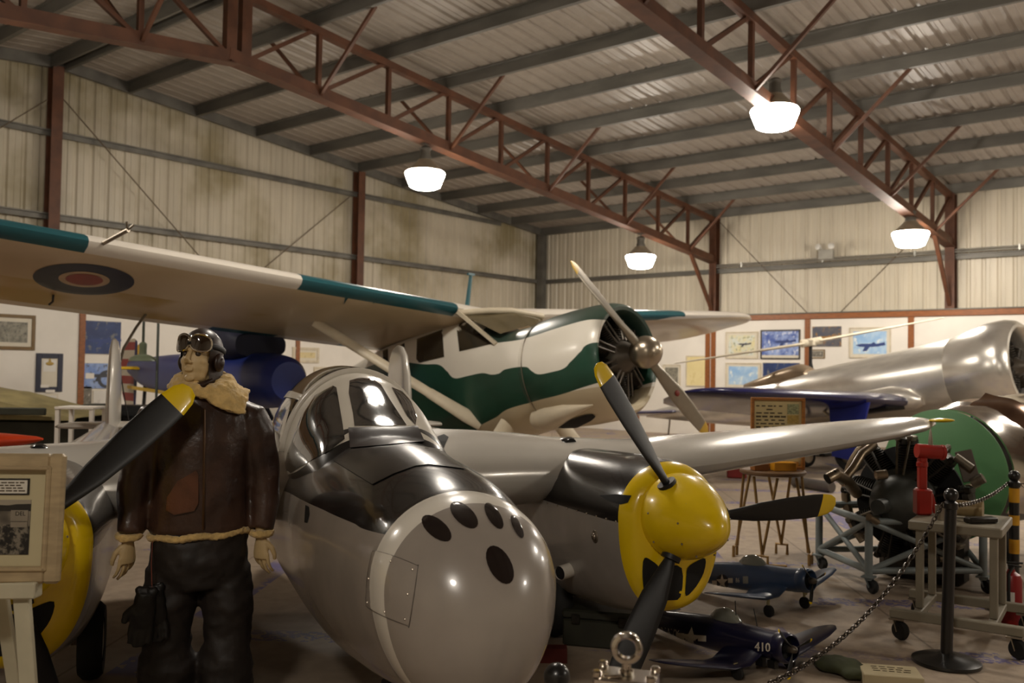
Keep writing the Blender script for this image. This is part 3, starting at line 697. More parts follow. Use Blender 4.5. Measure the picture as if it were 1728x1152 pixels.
for pts in ([(576, 490), (592, 494), (588, 502), (580, 513), (582, 502)], [(628, 512), (636, 505), (648, 502), (660, 505), (644, 508)]): PW.patch(pts, .003, 3).build('paint_spike', M_teal, bp)
# pitot mast with its dangling cable, tie-down rings, aileron hinge
def wh(px, py): return PW.hit(px, py)
h = wh(246, 530)
if h:
    mb = MB(); mb.tube([h, h+V(.0, -.12, -.16), h+V(.05, -.3, -.42), h+V(.05, -.36, -.62)], .016, 8); mb.build('pitot_mast', mat('grey pitot tube', rgb(120, 112, 98), .4, .4), bp)
    q = h+V(.05, -.36, -.62); mb = MB(); mb.tube([q, q+V(.0, .03, -.25), q+V(0, .06, -.5), q+V(.02, .1, -.8), q+V(0, .12, -1.1)], .007, 6); mb.build('pitot_cable', M_blkmatt, bp)
mb = MB()
for p in ((90, 497), (432, 582), (345, 571)):
    h = wh(*p)
    if h: mb.tube([h, h+V(-.02, 0, -.07), h+V(-.12, 0, -.08)], .012, 6)
mb.build('hinge_fittings', M_blkmatt, bp)
h = wh(165, 425) or V(XW, -5.2, 1.3); h = V(XW+.0, -5.12, ZW+.06+5.12*DIH)
mb = MB(); mb.tube([h, h+V(.42, .05, .02)], .02, 8); mb.tube([h+V(.40, .05, .02), h+V(.46, .02, .08)], .012, 6); mb.tube([h+V(.4, .05, .02), h+V(.47, .08, .06)], .01, 6); mb.build('leading_edge_probe', M_steel, bp)
h = V(-2.75, -.15, ZW+.15); mb = MB(); mb.tube([h, h+V(.1, .06, .5)], [.028, .02], 8, sc=(1.6, .7)); mb.box(h+V(.1, .06, .5), (.03, .12, .03)); mb.build('radio_mast', M_teal, bp)
# windows and windscreen
M_win = mat('cabin glazing', rgb(52, 46, 36), .12, 0, .2, 3, spec=.7)
for nm, pts in (('windscreen_side_pane', zz([(180, 525), (212, 495), (300, 555), (415, 645), (300, 672), (200, 695)])), ('cabin_window', [(704, 572), (747, 556), (750, 602), (708, 612), (703, 606)]),
                ('cabin_window', [(670, 584), (683, 579), (686, 617), (673, 620)]), ('cabin_window', [(646, 592), (655, 588), (656, 622), (647, 624)])):
    PS_.patch(pts, .006, 5).build(nm, M_win, bp)
# windscreen: sloping panes between deck and wing
mb = MB(); a, b = V(-1.98, -.5, .6), V(-2.5, -.56, ZW+.02)
mb.add([V(-1.88, -.46, .55), V(-1.8, 0, .66), V(-1.88, .46, .55), V(-2.05, .56, ZW-.02), V(-2.08, 0, ZW+.03), V(-2.42, -.6, ZW+.03), V(-2.42, .62, ZW+.03)], [(0, 1, 4, 5), (1, 2, 3, 4), (4, 3, 6), (5, 4, 6)]); mb.build('windscreen', mat('windscreen glass', rgb(96, 86, 64), .08, 0, .1, spec=.7), bp)
mb = MB(); mb.beam(PS_.near(838, 580, .0)+V(0, -.01, 0), V(-2.42, -.63, ZW+.05), .045, .045); mb.build('windscreen_post', M_cream, bp)
mb = MB(); mb.tube([V(-2.42, -.62, ZW+.04), V(-2.2, -.3, ZW+.04), V(-2.07, .0, ZW+.03), V(-2.03, .56, ZW-.02)], .04, 10); mb.build('windscreen_header', M_cream, bp)
# struts
us = wh(531, 543); ls = PS_.near(806, 713, .0)
mb = MB(); mb.tube([us, us+(ls-us)*.72], .046, 14, sc=(1.5, .7), up=(1, 0, 0)); mb.build('wing_strut', M_cream, bp)
mb = MB(); mb.tube([us+(ls-us)*.70, us+(ls-us)*.8, us+(ls-us)*.93, ls+V(0, .05, -.02)], [.05, .056, .066, .06], 14, sc=(1.5, .75), up=(1, 0, 0)); mb.build('strut_fairing', M_cream, bp)
mb = MB(); u2, l2 = V(us.x, -us.y, us.z), V(ls.x, -ls.y, ls.z); mb.tube([u2, l2], .055, 14, sc=(1.5, .7), up=(1, 0, 0)); mb.build('wing_strut', M_cream, bp)
# nose scoops
PC2 = PS_
pts = zz([(722, 1045), (800, 1030), (1010, 1016), (960, 1050), (900, 1075), (800, 1140), (730, 1150)])
mb = MB(); a = PC2.near(*zz([(725, 1090)])[0], 0); b = PC2.near(*zz([(1010, 1018)])[0], 0)
mb.tube([a+V(-.15, 0, -.02), a+V(.1, -.02, -.02), (a+b)/2+V(0, -.03, 0), b], [.12, .15, .1, .01], 16); mb.build('oil_cooler_fairing', M_cream, bp)
PC2.patch(zz([(790, 1145), (870, 1105), (960, 1075), (1010, 1070), (1028, 1085), (1000, 1110), (920, 1150), (860, 1165)]), .012, 4).build('oil_cooler_intake', M_hole, bp)
PC2.patch(ell(*zz([(1310, 1092)])[0], 8, 6), .006, 3, dens=1).build('exhaust_hole', M_hole, bp)
# engine inside the cowling
M_eng = mat('dark engine metal', rgb(48, 44, 38), .5, .6, .3, 30); M_cyl = mat('finned cylinder', rgb(60, 54, 46), .45, .6, .35, 40); M_nose = mat('engine nose case', rgb(92, 85, 76), .4, .6)
mb = MB(); mb.lathe([(.001, -.62), (.53, -.62), (.53, -.6), (.001, -.6)], (0, 0, 0), (1, 0, 0), 40); mb.build('engine_baffle', M_hole, bp)
mb = MB(); mb.lathe([(.001, -.6), (.24, -.6), (.24, -.45), (.2, -.38), (.13, -.25), (.09, -.18), (.09, -.05), (.001, -.05)], (0, 0, 0), (1, 0, 0), 28); mb.build('crankcase', M_nose, bp)
for i in range(9):
    a = 2*PI*i/9; e = V(0, cos(a), sin(a)); mb = MB()
    for k in range(9): mb.lathe([(.055, 0), (.085, .004), (.085, .012), (.055, .016)], V(-.5, 0, 0)+e*(.22+.027*k), e, 14)
    mb.lathe([(.05, 0), (.05, .28), (.06, .3), (.001, .3)], V(-.5, 0, 0)+e*.2, e, 12); mb.build('cylinder', M_cyl, bp)
    mb = MB(); t = V(0, -sin(a), cos(a))
    for s in (-.03, .03): mb.tube([V(-.36, 0, 0)+e*.2+t*s, V(-.42, 0, 0)+e*.47+t*s*1.4], .012, 6)
    mb.build('pushrod_tubes', M_nose, bp)
# propeller
pr = bpy.data.objects.new('propeller', None); COL.objects.link(pr); pr.parent = bp; pr.location = (-.1, 0, 0)
M_pb = mat('grey propeller blade', rgb(148, 140, 126), .32, .5, .08); M_py = mat('faded yellow tip', rgb(206, 168, 60), .4)
mb = MB(); mb.ball((0.03, 0, 0), .19, 32, sc=(1.05, 1, 1)); mb.build('spinner', mat('satin spinner', rgb(170, 158, 140), .28, .9, .08), pr)
bt = [(.1, .1, .1, 30), (.3, .11, .1, 30), (.45, .15, .07, 32), (.75, .2, .045, 26), (1.0, .2, .03, 22), (1.25, .18, .022, 18), (1.34, .165, .02, 17), (1.345, .165, .02, 17), (1.43, .12, .015, 16), (1.484, .02, .01, 16)]
for k in range(2): blade(-.86+PI*k, -1, 1.484, [(r/1.484*.925, w, t, b) for r, w, t, b in bt], .84*1.484/1.484).build('propeller_blade', [M_pb, M_py], pr)
mb = MB()
h = V(.02, sin(-.86+PI), cos(-.86+PI))
mb.ball(V(.02, 0, 0)+V(0, sin(-.86+PI), cos(-.86+PI))*.72+V(.0, 0, 0), .045, 14, sc=(.5, 1, 1)); mb.build('blade_badge', mat('red badge', rgb(126, 40, 28), .5), pr)
# tail and gear
mb = MB(); wing(mb, [(y, -8.0, .42, c, .1, 0) for y, c in ((-2.4, .2), (-2.2, .8), (-1, 1.1), (0, 1.2), (1, 1.1), (2.2, .8), (2.4, .2))]); mb.build('tailplane', M_camo, bp)
mb = MB(); wing(mb, [(zc, -xx, 0, c, .09, 0) for zc, xx, c in ((0, 0, 1.6), (.4, .2, 1.4), (.65, .5, 1.0), (.8, .8, .6), (.85, 1.0, .3))]); mb.v = [V(p.x-7.7, p.z, .3+p.y) for p in mb.v]; mb.build('tail_fin', M_camo, bp)
inv = MBU.inverted(); upb = (inv.to_3x3() @ UP).normalized()
for sg in (-1, 1):
    q = MBU @ V(-1.9, sg*1.15, -1); g = inv @ V(q.x, q.y, 0); c = g+upb*.36
    w = bpy.data.objects.new('main_wheel', None); COL.objects.link(w); w.parent = bp
    mb = MB(); mb.lathe([(.18, -.1), (.28, -.12), (.35, -.07), (.36, 0), (.35, .07), (.28, .12), (.18, .1)], c, (0, 1, 0), 32); mb.build('tyre', M_tyre, w)
    mb = MB(); mb.lathe([(.001, -.09), (.19, -.09), (.19, .09), (.001, .09)], c, (0, 1, 0), 24); mb.build('wheel_hub', M_cream, w)
    mb = MB(); mb.tube([c+V(0, -sg*.05, 0), V(-1.9, sg*.5, -.6)], .08, 12, sc=(1.6, .7), up=(1, 0, 0)); mb.build('gear_leg', M_cream, bp)
q = MBU @ V(-8.3, 0, -.5); g = inv @ V(q.x, q.y, 0); c = g+upb*.14
mb = MB(); mb.lathe([(.001, -.05), (.1, -.05), (.14, 0), (.1, .05), (.001, .05)], c, (0, 1, 0), 20); mb.build('tail_wheel', M_tyre, bp)
mb = MB(); mb.tube([c+V(0, .07, 0), V(-8.2, 0, 0)], .03, 8); mb.build('gear_leg', M_steel, bp)
# ------------------------------------------------------------------ polished monoplane with blue wings, right background
M_pol = mat('brushed aluminium skin', rgb(222, 218, 210), .3, .72, .1, 2.5, stretch=(1, 5, 1)); M_pol2 = mat('polished aluminium cowl', rgb(222, 218, 210), .25, .75, .12, 2)
M_blue = mat('dark blue gloss paint', rgb(22, 24, 74), .25, 0, .1, 2, coat=.3)
sc0 = at(1618, 619, 16.0); OS = sc0+RH*(.643*.95)-FH*(.766*.95)
MS = frame(OS, .70, .15)
sm = thing('silver_monoplane', 'polished silver aeroplane with dark blue wings, in the right background', 'aeroplane', MS)
mb = MB(); xs = [(-.95, .645), (-.85, .68), (-.6, .75), (-.3, .81), (-.05, .815), (.08, .78), (.15, .72), (.16, .67), (.12, .63), (0, .61), (-.2, .6)]
mb.lathe([(r, x) for x, r in xs], (0, 0, 0), (1, 0, 0), 56); mb.build('engine_cowling', M_pol2, sm)
mb = MB(); mb.loft([oval(x, *interp([(-8.2, .04, .05, .06, .06, 2, 2), (-7, .16, .02, .2, .24, 2, 2), (-5, .36, -.02, .40, .5, 2, 2), (-3.4, .52, 0, .5, .62, 2, 2), (-2, .62, 0, .58, .66, 2, 2), (-.93, .655, 0, .655, .655, 2, 2)], x), n=56) for x in [-8.2+.22*i for i in range(34)]]); mb.build('fuselage', M_pol, sm)
mb = MB(); mb.loft([oval(x, *interp([(-5.4, .05, .36, .05, .1, 2, 2), (-5.0, .22, .36, .12, .2, 2, 2), (-4.4, .3, .4, .2, .2, 2, 2), (-4.0, .3, .42, .22, .2, 2, 2), (-3.8, .26, .42, .1, .2, 2, 2)], x), n=32) for x in [-5.4+.1*i for i in range(17)]]); mb.build('canopy_fairing', mat('canopy fairing', rgb(150, 132, 110), .3, .5), sm)
mb = MB(); mb.lathe([(.001, -.16), (.62, -.16), (.62, -.18), (.001, -.18)], (0, 0, 0), (1, 0, 0), 32); mb.build('engine_baffle', M_hole, sm)
for i in range(7):
    a = 2*PI*i/7; e = V(0, cos(a), sin(a)); mb = MB()
    for k in range(6): mb.lathe([(.04, 0), (.08, .005), (.08, .02), (.04, .025)], V(-.05, 0, 0)+e*(.16+.04*k), e, 12)
    mb.lathe([(.04, 0), (.04, .24), (.001, .24)], V(-.05, 0, 0)+e*.14, e, 10); mb.build('cylinder', M_cyl, sm)
mb = MB(); mb.lathe([(.16, -.15), (.16, .02), (.09, .12), (.06, .2), (.001, .2)], (0, 0, 0), (1, 0, 0), 24); mb.build('crankcase', M_nose, sm)
for sg in (-1, 1):
    mb = MB(); wing(mb, [(sg*y, x, z, c, th, .02) for y, x, z, c, th in ((.3, -1.55, -.40, 2.5, .14), (1, -1.55, -.37, 2.4, .14), (2, -1.6, -.32, 2.25, .135), (3.5, -1.7, -.24, 2.0, .125), (4.5, -1.82, -.18, 1.75, .115), (5.05, -1.97, -.14, 1.4, .11), (5.35, -2.2, -.1, .9, .1), (5.45, -2.5, -.08, .3, .1))]); mb.build('wing', M_blue, sm)
    mb = MB(); mb.loft([oval(x, a, z, h, h, 2, 2, sg*.5) for x, a, z, h in ((-4.2, .1, -.36, .05), (-3.6, .24, -.34, .1), (-2.6, .34, -.3, .2), (-1.9, .36, -.3, .24), (-1.55, .26, -.34, .2), (-1.4, .1, -.38, .08))]); mb.build('wing_root_fillet', M_pol, sm)
    inv = MS.inverted(); ub = (inv.to_3x3() @ UP).normalized(); q = MS @ V(-1.9, sg*1.92, 0); g = inv @ V(q.x, q.y, 0)
    mb = MB(); c = g+ub*.3; mb.lathe([(.15, -.07), (.26, -.08), (.3, 0), (.26, .08), (.15, .07)], c, (0, 1, 0), 28); w = bpy.data.objects.new('main_wheel', None); COL.objects.link(w); w.parent = sm; mb.build('tyre', M_tyre, w)
    mb = MB(); mb.lathe([(.001, -.06), (.16, -.06), (.16, .06), (.001, .06)], c, (0, 1, 0), 20); mb.build('wheel_hub', M_steel, w)
    mb = MB(); mb.tube([c+V(0, -sg*.1, 0), c+V(0, -sg*.1, .3), V(-1.9, sg*1.82, -.4)], .05, 10); mb.tube([c+V(-.02, -sg*.1, .35), V(-2.6, sg*1.77, -.4)], .025, 8); mb.build('gear_leg', M_cream, sm)
    a = c+V(0, sg*.13, -.12); b = V(-1.9, sg*1.97, -.38); dv = (b-a); mb = MB()
    mb.prism([a+V(.16, 0, 0), a+V(-.26, 0, .12), b+V(-.42, 0, 0), b+V(.32, 0, 0)], V(0, sg*.03, 0)); mb.build('gear_door', mat('gear door blue', rgb(36, 46, 132), .35, 0, .1, 2), sm)
    m = a+dv*.62; mb = MB(); mb.box(m+V(-.02, sg*.034, 0), (.3, .01, .12), ch=.003); mb.build('door_plate', M_blkmatt, sm)
    mb = MB(); mb.box((-2.2, sg*.95, -.46), (1.1, .7, .1), ch=.03); mb.build('wheel_well', M_hole, sm)
mb = MB(); wing(mb, [(y, -7.2, .02, c, .1, 0) for y, c in ((-1.9, .2), (-1.7, .7), (0, 1), (1.7, .7), (1.9, .2))]); mb.build('tailplane', M_blue, sm)
q = MS @ V(-7.6, 0, 0); g = inv @ V(q.x, q.y, 0); mb = MB(); mb.lathe([(.001, -.04), (.08, -.04), (.1, 0), (.08, .04), (.001, .04)], g+ub*.1, (0, 1, 0), 18); mb.build('tail_wheel', M_tyre, sm)
mb = MB(); mb.tube([g+ub*.1+V(0, .05, 0), V(-7.5, 0, -.05)], .02, 8); mb.build('gear_leg', M_steel, sm)
# slender rotor on its mast behind the silver aeroplane
M_rot = mat('cream rotor paint', rgb(214, 204, 182), .4)
hub = at(1368, 578, 19); t = thing('rotor_mast', 'slender two-bladed cream rotor on a mast behind the silver aeroplane', 'rotor', (hub.x, hub.y, 0))
L_ = lambda p: p-V(hub.x, hub.y, 0)
for a, b in (((1356, 580), (1138, 613)), ((1381, 575), (1592, 536))):
    mb = MB(); p, q = L_(at(*a, 19)), L_(at(*b, 19)); mb.tube([p, p+(q-p)*.5, q], [.075, .055, .03], 10, sc=(1.5, .45), up=(0, 0, 1)); mb.build('rotor_blade', M_rot, t)
mb = MB(); p, q = L_(at(1352, 580, 19)), L_(at(1386, 574, 19)); mb.tube([p, q], .085, 10); mb.box((0, 0, hub.z), (.2, .2, .14), ch=.02); mb.build('rotor_hub', M_rot, t)
mb = MB(); mb.tube([(0, 0, .0), (0, 0, hub.z)], .035, 10); mb.box((0, 0, .03), (1.0, 1.0, .06), ch=.01); mb.tube([(.3, .35, .05), (0, 0, hub.z-.35)], .02, 8); mb.build('mast', M_blkmatt, t)
# sign board on a round workstand
M_brass = mat('tarnished yellow tube', rgb(142, 112, 66), .45, .4, .2)
sp = at(1304, 785, 8.15); zt = .80
st = thing('round_work_stand', 'tubular tan work stand with a round top and paired feet, below the sign board', 'stand', (sp.x, sp.y, 0))
mb = MB(); mb.lathe([(.001, 0), (.27, 0), (.285, .012), (.285, .03), (.27, .042), (.001, .042)], (0, 0, zt-.042), (0, 0, 1), 40); mb.build('round_top', mat('brown stand top', rgb(104, 76, 48), .5), st)
mb = MB(); mb.tube([RH*-.36-FH*.26+UP*.02, RH*.03-FH*.34+UP*.02], .012, 8); mb.build('foot_bar', M_brass, st)
for i in range(4):
    a = YAW+PI/4+i*PI/2+.25; e = V(cos(a), sin(a), 0); e1 = V(cos(a+.42), sin(a+.42), 0); e2 = V(cos(a-.42), sin(a-.42), 0); mb = MB()
    mb.tube([e1*.25+V(0, 0, zt-.05), e*.31+V(0, 0, .1)], .013, 8); mb.build('leg', M_brass, st)
    mb = MB(); mb.tube([e2*.25+V(0, 0, zt-.05), e*.32+V(0, 0, .1)], .013, 8); mb.build('leg', M_brass, st)
    mb = MB(); n_ = V(-e.y, e.x, 0); mb.tube([e*.33+n_*.05, e*.33+n_*.05+V(0, 0, .09), e*.33-n_*.05+V(0, 0, .09), e*.33-n_*.05], .014, 8); mb.build('foot_fork', M_brass, st)
M_oak = mat('oak frame', rgb(150, 94, 36), .45, 0, .2, 10, stretch=(1, 1, 8)); M_paper = mat('cream paper', rgb(206, 186, 136), .7, 0, .05); M_ink = mat('faded brown print', rgb(74, 60, 40), .7)
bx = sp+V(0, 0, zt)-FH*.0; R3 = Matrix((RH, FH, UP)).transposed()
def flat_frame(M): return M
bd = thing('sign_board', 'oak framed cream notice board with small aircraft pictures, on the round work stand', 'sign', Matrix.Translation(at(1312, 785, 8.1)*1.0) @ (R3.to_4x4()))
bd.location = (at(1312, 785, 8.1).x, at(1312, 785, 8.1).y, zt+.003)
w, h = .475, .63
mb = MB(); mb.box((0, .012, h/2), (w-.02, .012, h-.02)); mb.build('panel', M_paper, bd)
mb = MB()
for x in (-w/2+.014, w/2-.014): mb.box((x, 0, h/2), (.028, .035, h), ch=.004)
for z in (.014, h-.014): mb.box((0, 0, z), (w-.05, .033, .028), ch=.004)
mb.build('frame', M_oak, bd)
mb = MB(); random.seed(3)
for i in range(10):
    mb = MB(); z = h-.075-.031*i; x = -.19 if i not in (1,) else -.1
    end = .04 if i != 1 else -.03
    while x < end:
        k = random.uniform(.02, .055)
        mb.box((min(x+k/2, .05), .004, z), (k, .002, .011 if i not in (3, 6) else .015)); x += k+random.uniform(.008, .03)
    mb.build('lettering', M_ink, bd)
for z, m, hh in ((h-.1, mat('green plane print', rgb(150, 150, 110), .6, 0, .4, 60), .09), (h-.19, mat('ochre print', rgb(176, 146, 74), .6, 0, .2, 50), .075), (h-.3, M_panel, .11)):
    mb = MB(); mb.box((.135, .003, z), (.1, .003, hh)); mb.build('picture', m, bd)
mb = MB(); mb.box((.135, -.001, h-.29), (.075, .003, .012)); mb.box((.135, -.001, h-.29), (.012, .003, .05)); mb.box((.135, -.001, h-.335), (.045, .003, .01)); mb.build('aircraft_plan', M_blkmatt, bd)
mb = MB(); mb.box((.05, .003, .045), (.27, .003, .05)); mb.build('lower_strip', mat('orange strip', rgb(190, 130, 40), .6), bd)
mb = MB(); [mb.box((-.04+.035*i, -.0, .05), (.022, .002, .016)) for i in range(6)]; mb.build('strip_marks', M_ink, bd)
for px, w_, d_, hh, nm, m, lab in ((1322, .2, .1, .075, 'box', mat('yellow card box', rgb(206, 142, 24), .5), 'yellow card box in front of the notice board'), (1282, .13, .1, .06, 'box', mat('brown orange box', rgb(132, 78, 24), .5), 'brown-orange box at the left end of the round stand top')):
    p = at(px, 785, 8.02); mb = MB(); mb.box((p.x, p.y, zt+hh/2+.002), (w_, d_, hh), Matrix.Rotation(YAW+.1, 3, 'Z'), ch=.004); tag(mb.build(nm, m), lab, 'box')
# radial engine on its tubular stand
dc = at(1592, 801, 7.6); fe = RH*sin(-.95)-FH*cos(-.95); ME = frame(at(1524, 846, 7.2), -.8) @ Matrix.Scale(1.08, 4)
en = thing('radial_engine', 'dark radial aircraft engine with exhaust pipes, mounted before a green disc', 'engine', ME)
M_en1 = mat('oily engine metal', rgb(44, 40, 34), .45, .5, .3, 25); M_alu = mat('cast aluminium', rgb(118, 110, 96), .45, .6, .25, 20); M_pipe = mat('stainless exhaust pipe', rgb(150, 134, 112), .32, .8, .15)
M_green = mat('bright green paint', rgb(84, 136, 86), .55, 0, .06, 2)
mb = MB(); iE = ME.inverted(); mb.lathe([(.001, 0), (.487, 0), (.5, .01), (.5, .02), (.487, .03), (.001, .03)], iE @ dc, iE.to_3x3() @ fe, 56); mb.build('mounting_disc', M_green, en)
mb = MB(); mb.lathe([(.001, -.5), (.22, -.5), (.24, -.3), (.24, .0), (.2, .06), (.2, .1), (.16, .2), (.08, .28), (.05, .3), (.05, .42), (.001, .42)], (0, 0, 0), (1, 0, 0), 36); mb.build('crankcase', mat('grey nose case', rgb(64, 66, 62), .5, .4, .15, 12), en)
mb = MB(); mb.lathe([(.2, -.1), (.40, -.11), (.40, -.13), (.2, -.12), (.2, -.1)], (0, 0, 0), (1, 0, 0), 40); mb.build('cylinder_baffle', M_hole, en)
for i in range(9):
    a = 2*PI*i/9+PI/2; e = V(0, cos(a), sin(a)); tt = V(0, -sin(a), cos(a)); mb = MB()
    for k in range(11): mb.lathe([(.05, 0), (.082, .003), (.082, .009), (.05, .012)], V(-.08, 0, 0)+e*(.215+.0175*k), e, 16)
    mb.lathe([(.055, 0), (.055, .2), (.075, .21), (.07, .25), (.001, .26)], V(-.08, 0, 0)+e*.2, e, 14); mb.build('cylinder', M_en1, en)
    mb = MB()
    for s in (-.045, .045): mb.box(V(-.05, 0, 0)+e*.455+tt*s, (.1, .045, .045), Matrix((V(1, 0, 0), tt, e)).transposed(), ch=.008); mb.tube([V(.06, 0, 0)+e*.19+tt*s*.5, V(.0, 0, 0)+e*.44+tt*s], .009, 6)
    mb.build('rocker_box', M_en1 if i % 3 else M_alu, en)
    mb = MB(); mb.tube([V(-.1, 0, 0)+e*.44+tt*.06, V(-.2, 0, 0)+e*.46+tt*.075, V(-.3, 0, 0)+e*.36+tt*.06, V(-.34, 0, 0)+e*.24], .022, 8); mb.build('intake_pipe', M_pipe if i % 2 else M_alu, en)
def epx(px, py, d): return ME.inverted() @ at(px, py, d)
mb = MB(); mb.box((-.36, 0, -.42), (.22, .62, .42), ch=.06); mb.build('oil_tank', M_en1, en); mb = MB(); ring = [V(-.2, .53*cos(a), .53*sin(a)) for a in [PI*(.62+.62*i/14) for i in range(15)]]; mb.tube(ring, .035, 12); mb.build('exhaust_collector', M_pipe, en)
e1, e2, e3, e4 = epx(1396, 808, 7.0), epx(1410, 800, 7.02), epx(1430, 812, 7.15), epx(1446, 832, 7.3)
mb = MB(); mb.tube([e4, e3, e2, e1], [.04, .042, .042, .04], 16, 0, cap=False); mb.tube([e2, e1+(e1-e2)*.02], [.036, .036], 16, 1); mb.build('exhaust_outlet', [M_pipe, M_hole], en)
mb = MB(); mb.tube([epx(1420, 815, 7.1), epx(1440, 790, 7.15), epx(1455, 765, 7.2), epx(1475, 750, 7.3)], .03, 12); mb.build('exhaust_outlet', M_pipe, en)
mb = MB(); mb.tube([epx(1478, 802, 6.95), epx(1496, 800, 6.95)], .032, 12); mb.build('breather_stub', M_pipe, en); mb = MB(); mb.tube([epx(1480, 880, 6.95), epx(1466, 872, 6.9)], .025, 10); mb.build('breather_stub', M_pipe, en)
mb = MB(); a_, b_ = epx(1625, 760, 6.95), epx(1640, 812, 6.9); mb.beam(a_, b_, .11, .02, up=epx(1625, 760, 6.0)-a_, ch=.004); mb.build('accessory_plate', mat('dark brown plate', rgb(58, 44, 26), .4, .2), en)
mb = MB(); mb.tube([epx(1612, 770, 6.9), epx(1640, 790, 6.85)], .028, 12); mb.tube([epx(1640, 815, 6.9), epx(1660, 806, 6.85)], .035, 12); mb.build('oil_pipe', M_alu, en)
M_std = mat('blue-grey stand paint', rgb(120, 128, 128), .45, .1, .1)
A_, B_, C_, D_ = W(2.62, 7.8, 0), W(2.72, 6.98, 0), W(3.62, 7.9, 0), W(3.62, 7.05, 0)
ec = (A_+B_+C_+D_)/4
es = thing('engine_stand', 'blue-grey tubular engine stand on castors with crossed braces', 'stand', (ec.x, ec.y, 0))
Q = lambda p, z: p-V(ec.x, ec.y, 0)+V(0, 0, z)
for p in (A_, B_, C_, D_):
    mb = MB(); mb.tube([Q(p, .1), Q(p, .56)], .03, 12); mb.build('post', M_std, es)
    c = bpy.data.objects.new('castor', None); COL.objects.link(c); c.parent = es
    mb = MB(); mb.lathe([(.001, -.02), (.045, -.022), (.055, 0), (.045, .022), (.001, .02)], Q(p, .055)+V(.03, 0, 0), (.6, .8, 0), 20); mb.build('wheel', M_tyre, c)
    mb = MB(); x_ = V(.6, .8, 0)*.03
    for s in (-1, 1): mb.beam(Q(p, .05)+V(.03, 0, 0)+x_*s, Q(p, .12)+x_*s, .03, .006)
    mb.box(Q(p, .125), (.09, .09, .014), ch=.003); mb.build('fork', M_std, c)
for p, q in ((A_, B_), (C_, D_), (B_, D_), (A_, C_)):
    for z in (.17, .54):
        mb = MB(); mb.tube([Q(p, z), Q(q, z)], .026, 10); mb.build('rail', M_std, es)
    for z in ((.17, .54), (.54, .17)):
        mb = MB(); mb.tube([Q(p, z[0]), Q(q, z[1])], .022, 10); mb.build('brace', M_std, es)
mb = MB()
for p in (A_, C_, B_, D_): mb.tube([Q(p, .55), Q(dc+fe*.1-V(0, 0, dc.z), .62)], .022, 8)
mb.tube([Q(dc-V(0, 0, dc.z)-fe*.02, .34), Q(dc-V(0, 0, dc.z)-fe*.02, .9)], .04, 10)
mb.build('engine_cradle', M_std, es)
# polished nacelle pieces behind the green disc
MNc = frame(dc-fe*.06, -.95)
nc = thing('nacelle_cowling', 'crumpled polished nacelle cowling panels behind the green disc at the right edge', 'cowling', MNc)
def shell(x0, x1, r0, r1, a0, a1, wob, ph, th=.012, n=28):
    mb = MB(); out, inn = [], []
    for i in range(9):
        t = i/8; r = r0+(r1-r0)*t; x = x0+(x1-x0)*t; ro, ri = [], []
        for j in range(n+1):
            a = a0+(a1-a0)*j/n; rr = r+wob*sin(a*5+ph+t*3)*sin(t*PI)+wob*.6*sin(a*11+ph*2)*t
            ro.append(V(x, rr*cos(a), rr*sin(a))); ri.append(V(x, (rr-th)*cos(a), (rr-th)*sin(a)))
        out.append(ro+ri[::-1])
    mb.loft(out); return mb
M_pol3 = mat('mirror aluminium sheet', rgb(214, 208, 200), .16, 1, .1, 3); M_brown_refl = mat('brown-reflection inner sheet', rgb(128, 100, 80), .25, .9, .1)  # second sheet: polished metal with a brownish reflection put into its base colour
shell(-.02, -.38, .54, .60, -.5, PI+.5, .012, .3).build('cowl_panel', M_pol3, nc)
shell(-.28, -.52, .58, .68, .35, 1.5, .02, 1.1).build('cowl_panel', M_brown_refl, nc)
shell(-.55, -1.25, .64, .66, -.6, PI+.6, .02, 2.0).build('cowl_panel', M_pol3, nc)
shell(-.34, -.8, .62, .84, PI-.5, PI+1.2, .03, .2).build('skirt_panel', M_pol3, nc)
mb = MB(); mb.lathe([(.001, -1.9), (.25, -1.9), (.46, -1.2), (.46, -.05), (.001, -.05)], (0, 0, 0), (1, 0, 0), 32); mb.build('nacelle_core', mat('dark nacelle core', rgb(40, 36, 32), .5, .4), nc)
g = MNc.inverted(); mb = MB()
for x, y in ((-.5, -.3), (-.5, .3), (-1.5, -.3), (-1.5, .3)): mb.tube([V(x, y*.6, -.3), V(x, y, -dc.z)], .035, 10)
mb.build('trestle', M_blkmatt, nc)
# small things on the floor far behind
p = onz(1361, 788, 0); w = thing('trailer_wheel', 'small wheel with a pale mudguard standing on the floor beyond the notice board', 'wheel', (p.x, p.y, 0))
Rr = RH*.5-FH*.86
mb = MB(); mb.lathe([(.11, -.05), (.17, -.055), (.19, 0), (.17, .055), (.11, .05)], (0, 0, .19), (Rr.x, Rr.y, 0), 28); mb.build('tyre', M_tyre, w)
mb = MB(); mb.lathe([(.001, -.04), (.115, -.05), (.115, .05), (.001, .04)], (0, 0, .19), (Rr.x, Rr.y, 0), 20); mb.build('rim', M_steel, w)
mb = MB(); x, y, d = basis(V(Rr.x, Rr.y, 0)); mb.loft([[V(0, 0, .19)+(V(-Rr.y, Rr.x, 0)*cos(a)+UP*sin(a))*r+V(Rr.x, Rr.y, 0)*s for r, s in ((.22, -.08), (.23, -.08), (.23, .08), (.22, .08))] for a in [PI*(.02+.8*i/14) for i in range(15)]]); mb.build('mudguard', M_white, w)
a = onz(1340, 812, .08); b = onz(1404, 822, .08); mb = MB(); mb.tube([a, b], .075, 16); tag(mb.build('steel_pipe', mat('grey pipe', rgb(92, 86, 82), .4, .3)), 'thick grey pipe lying on the floor left of the engine stand', 'pipe')
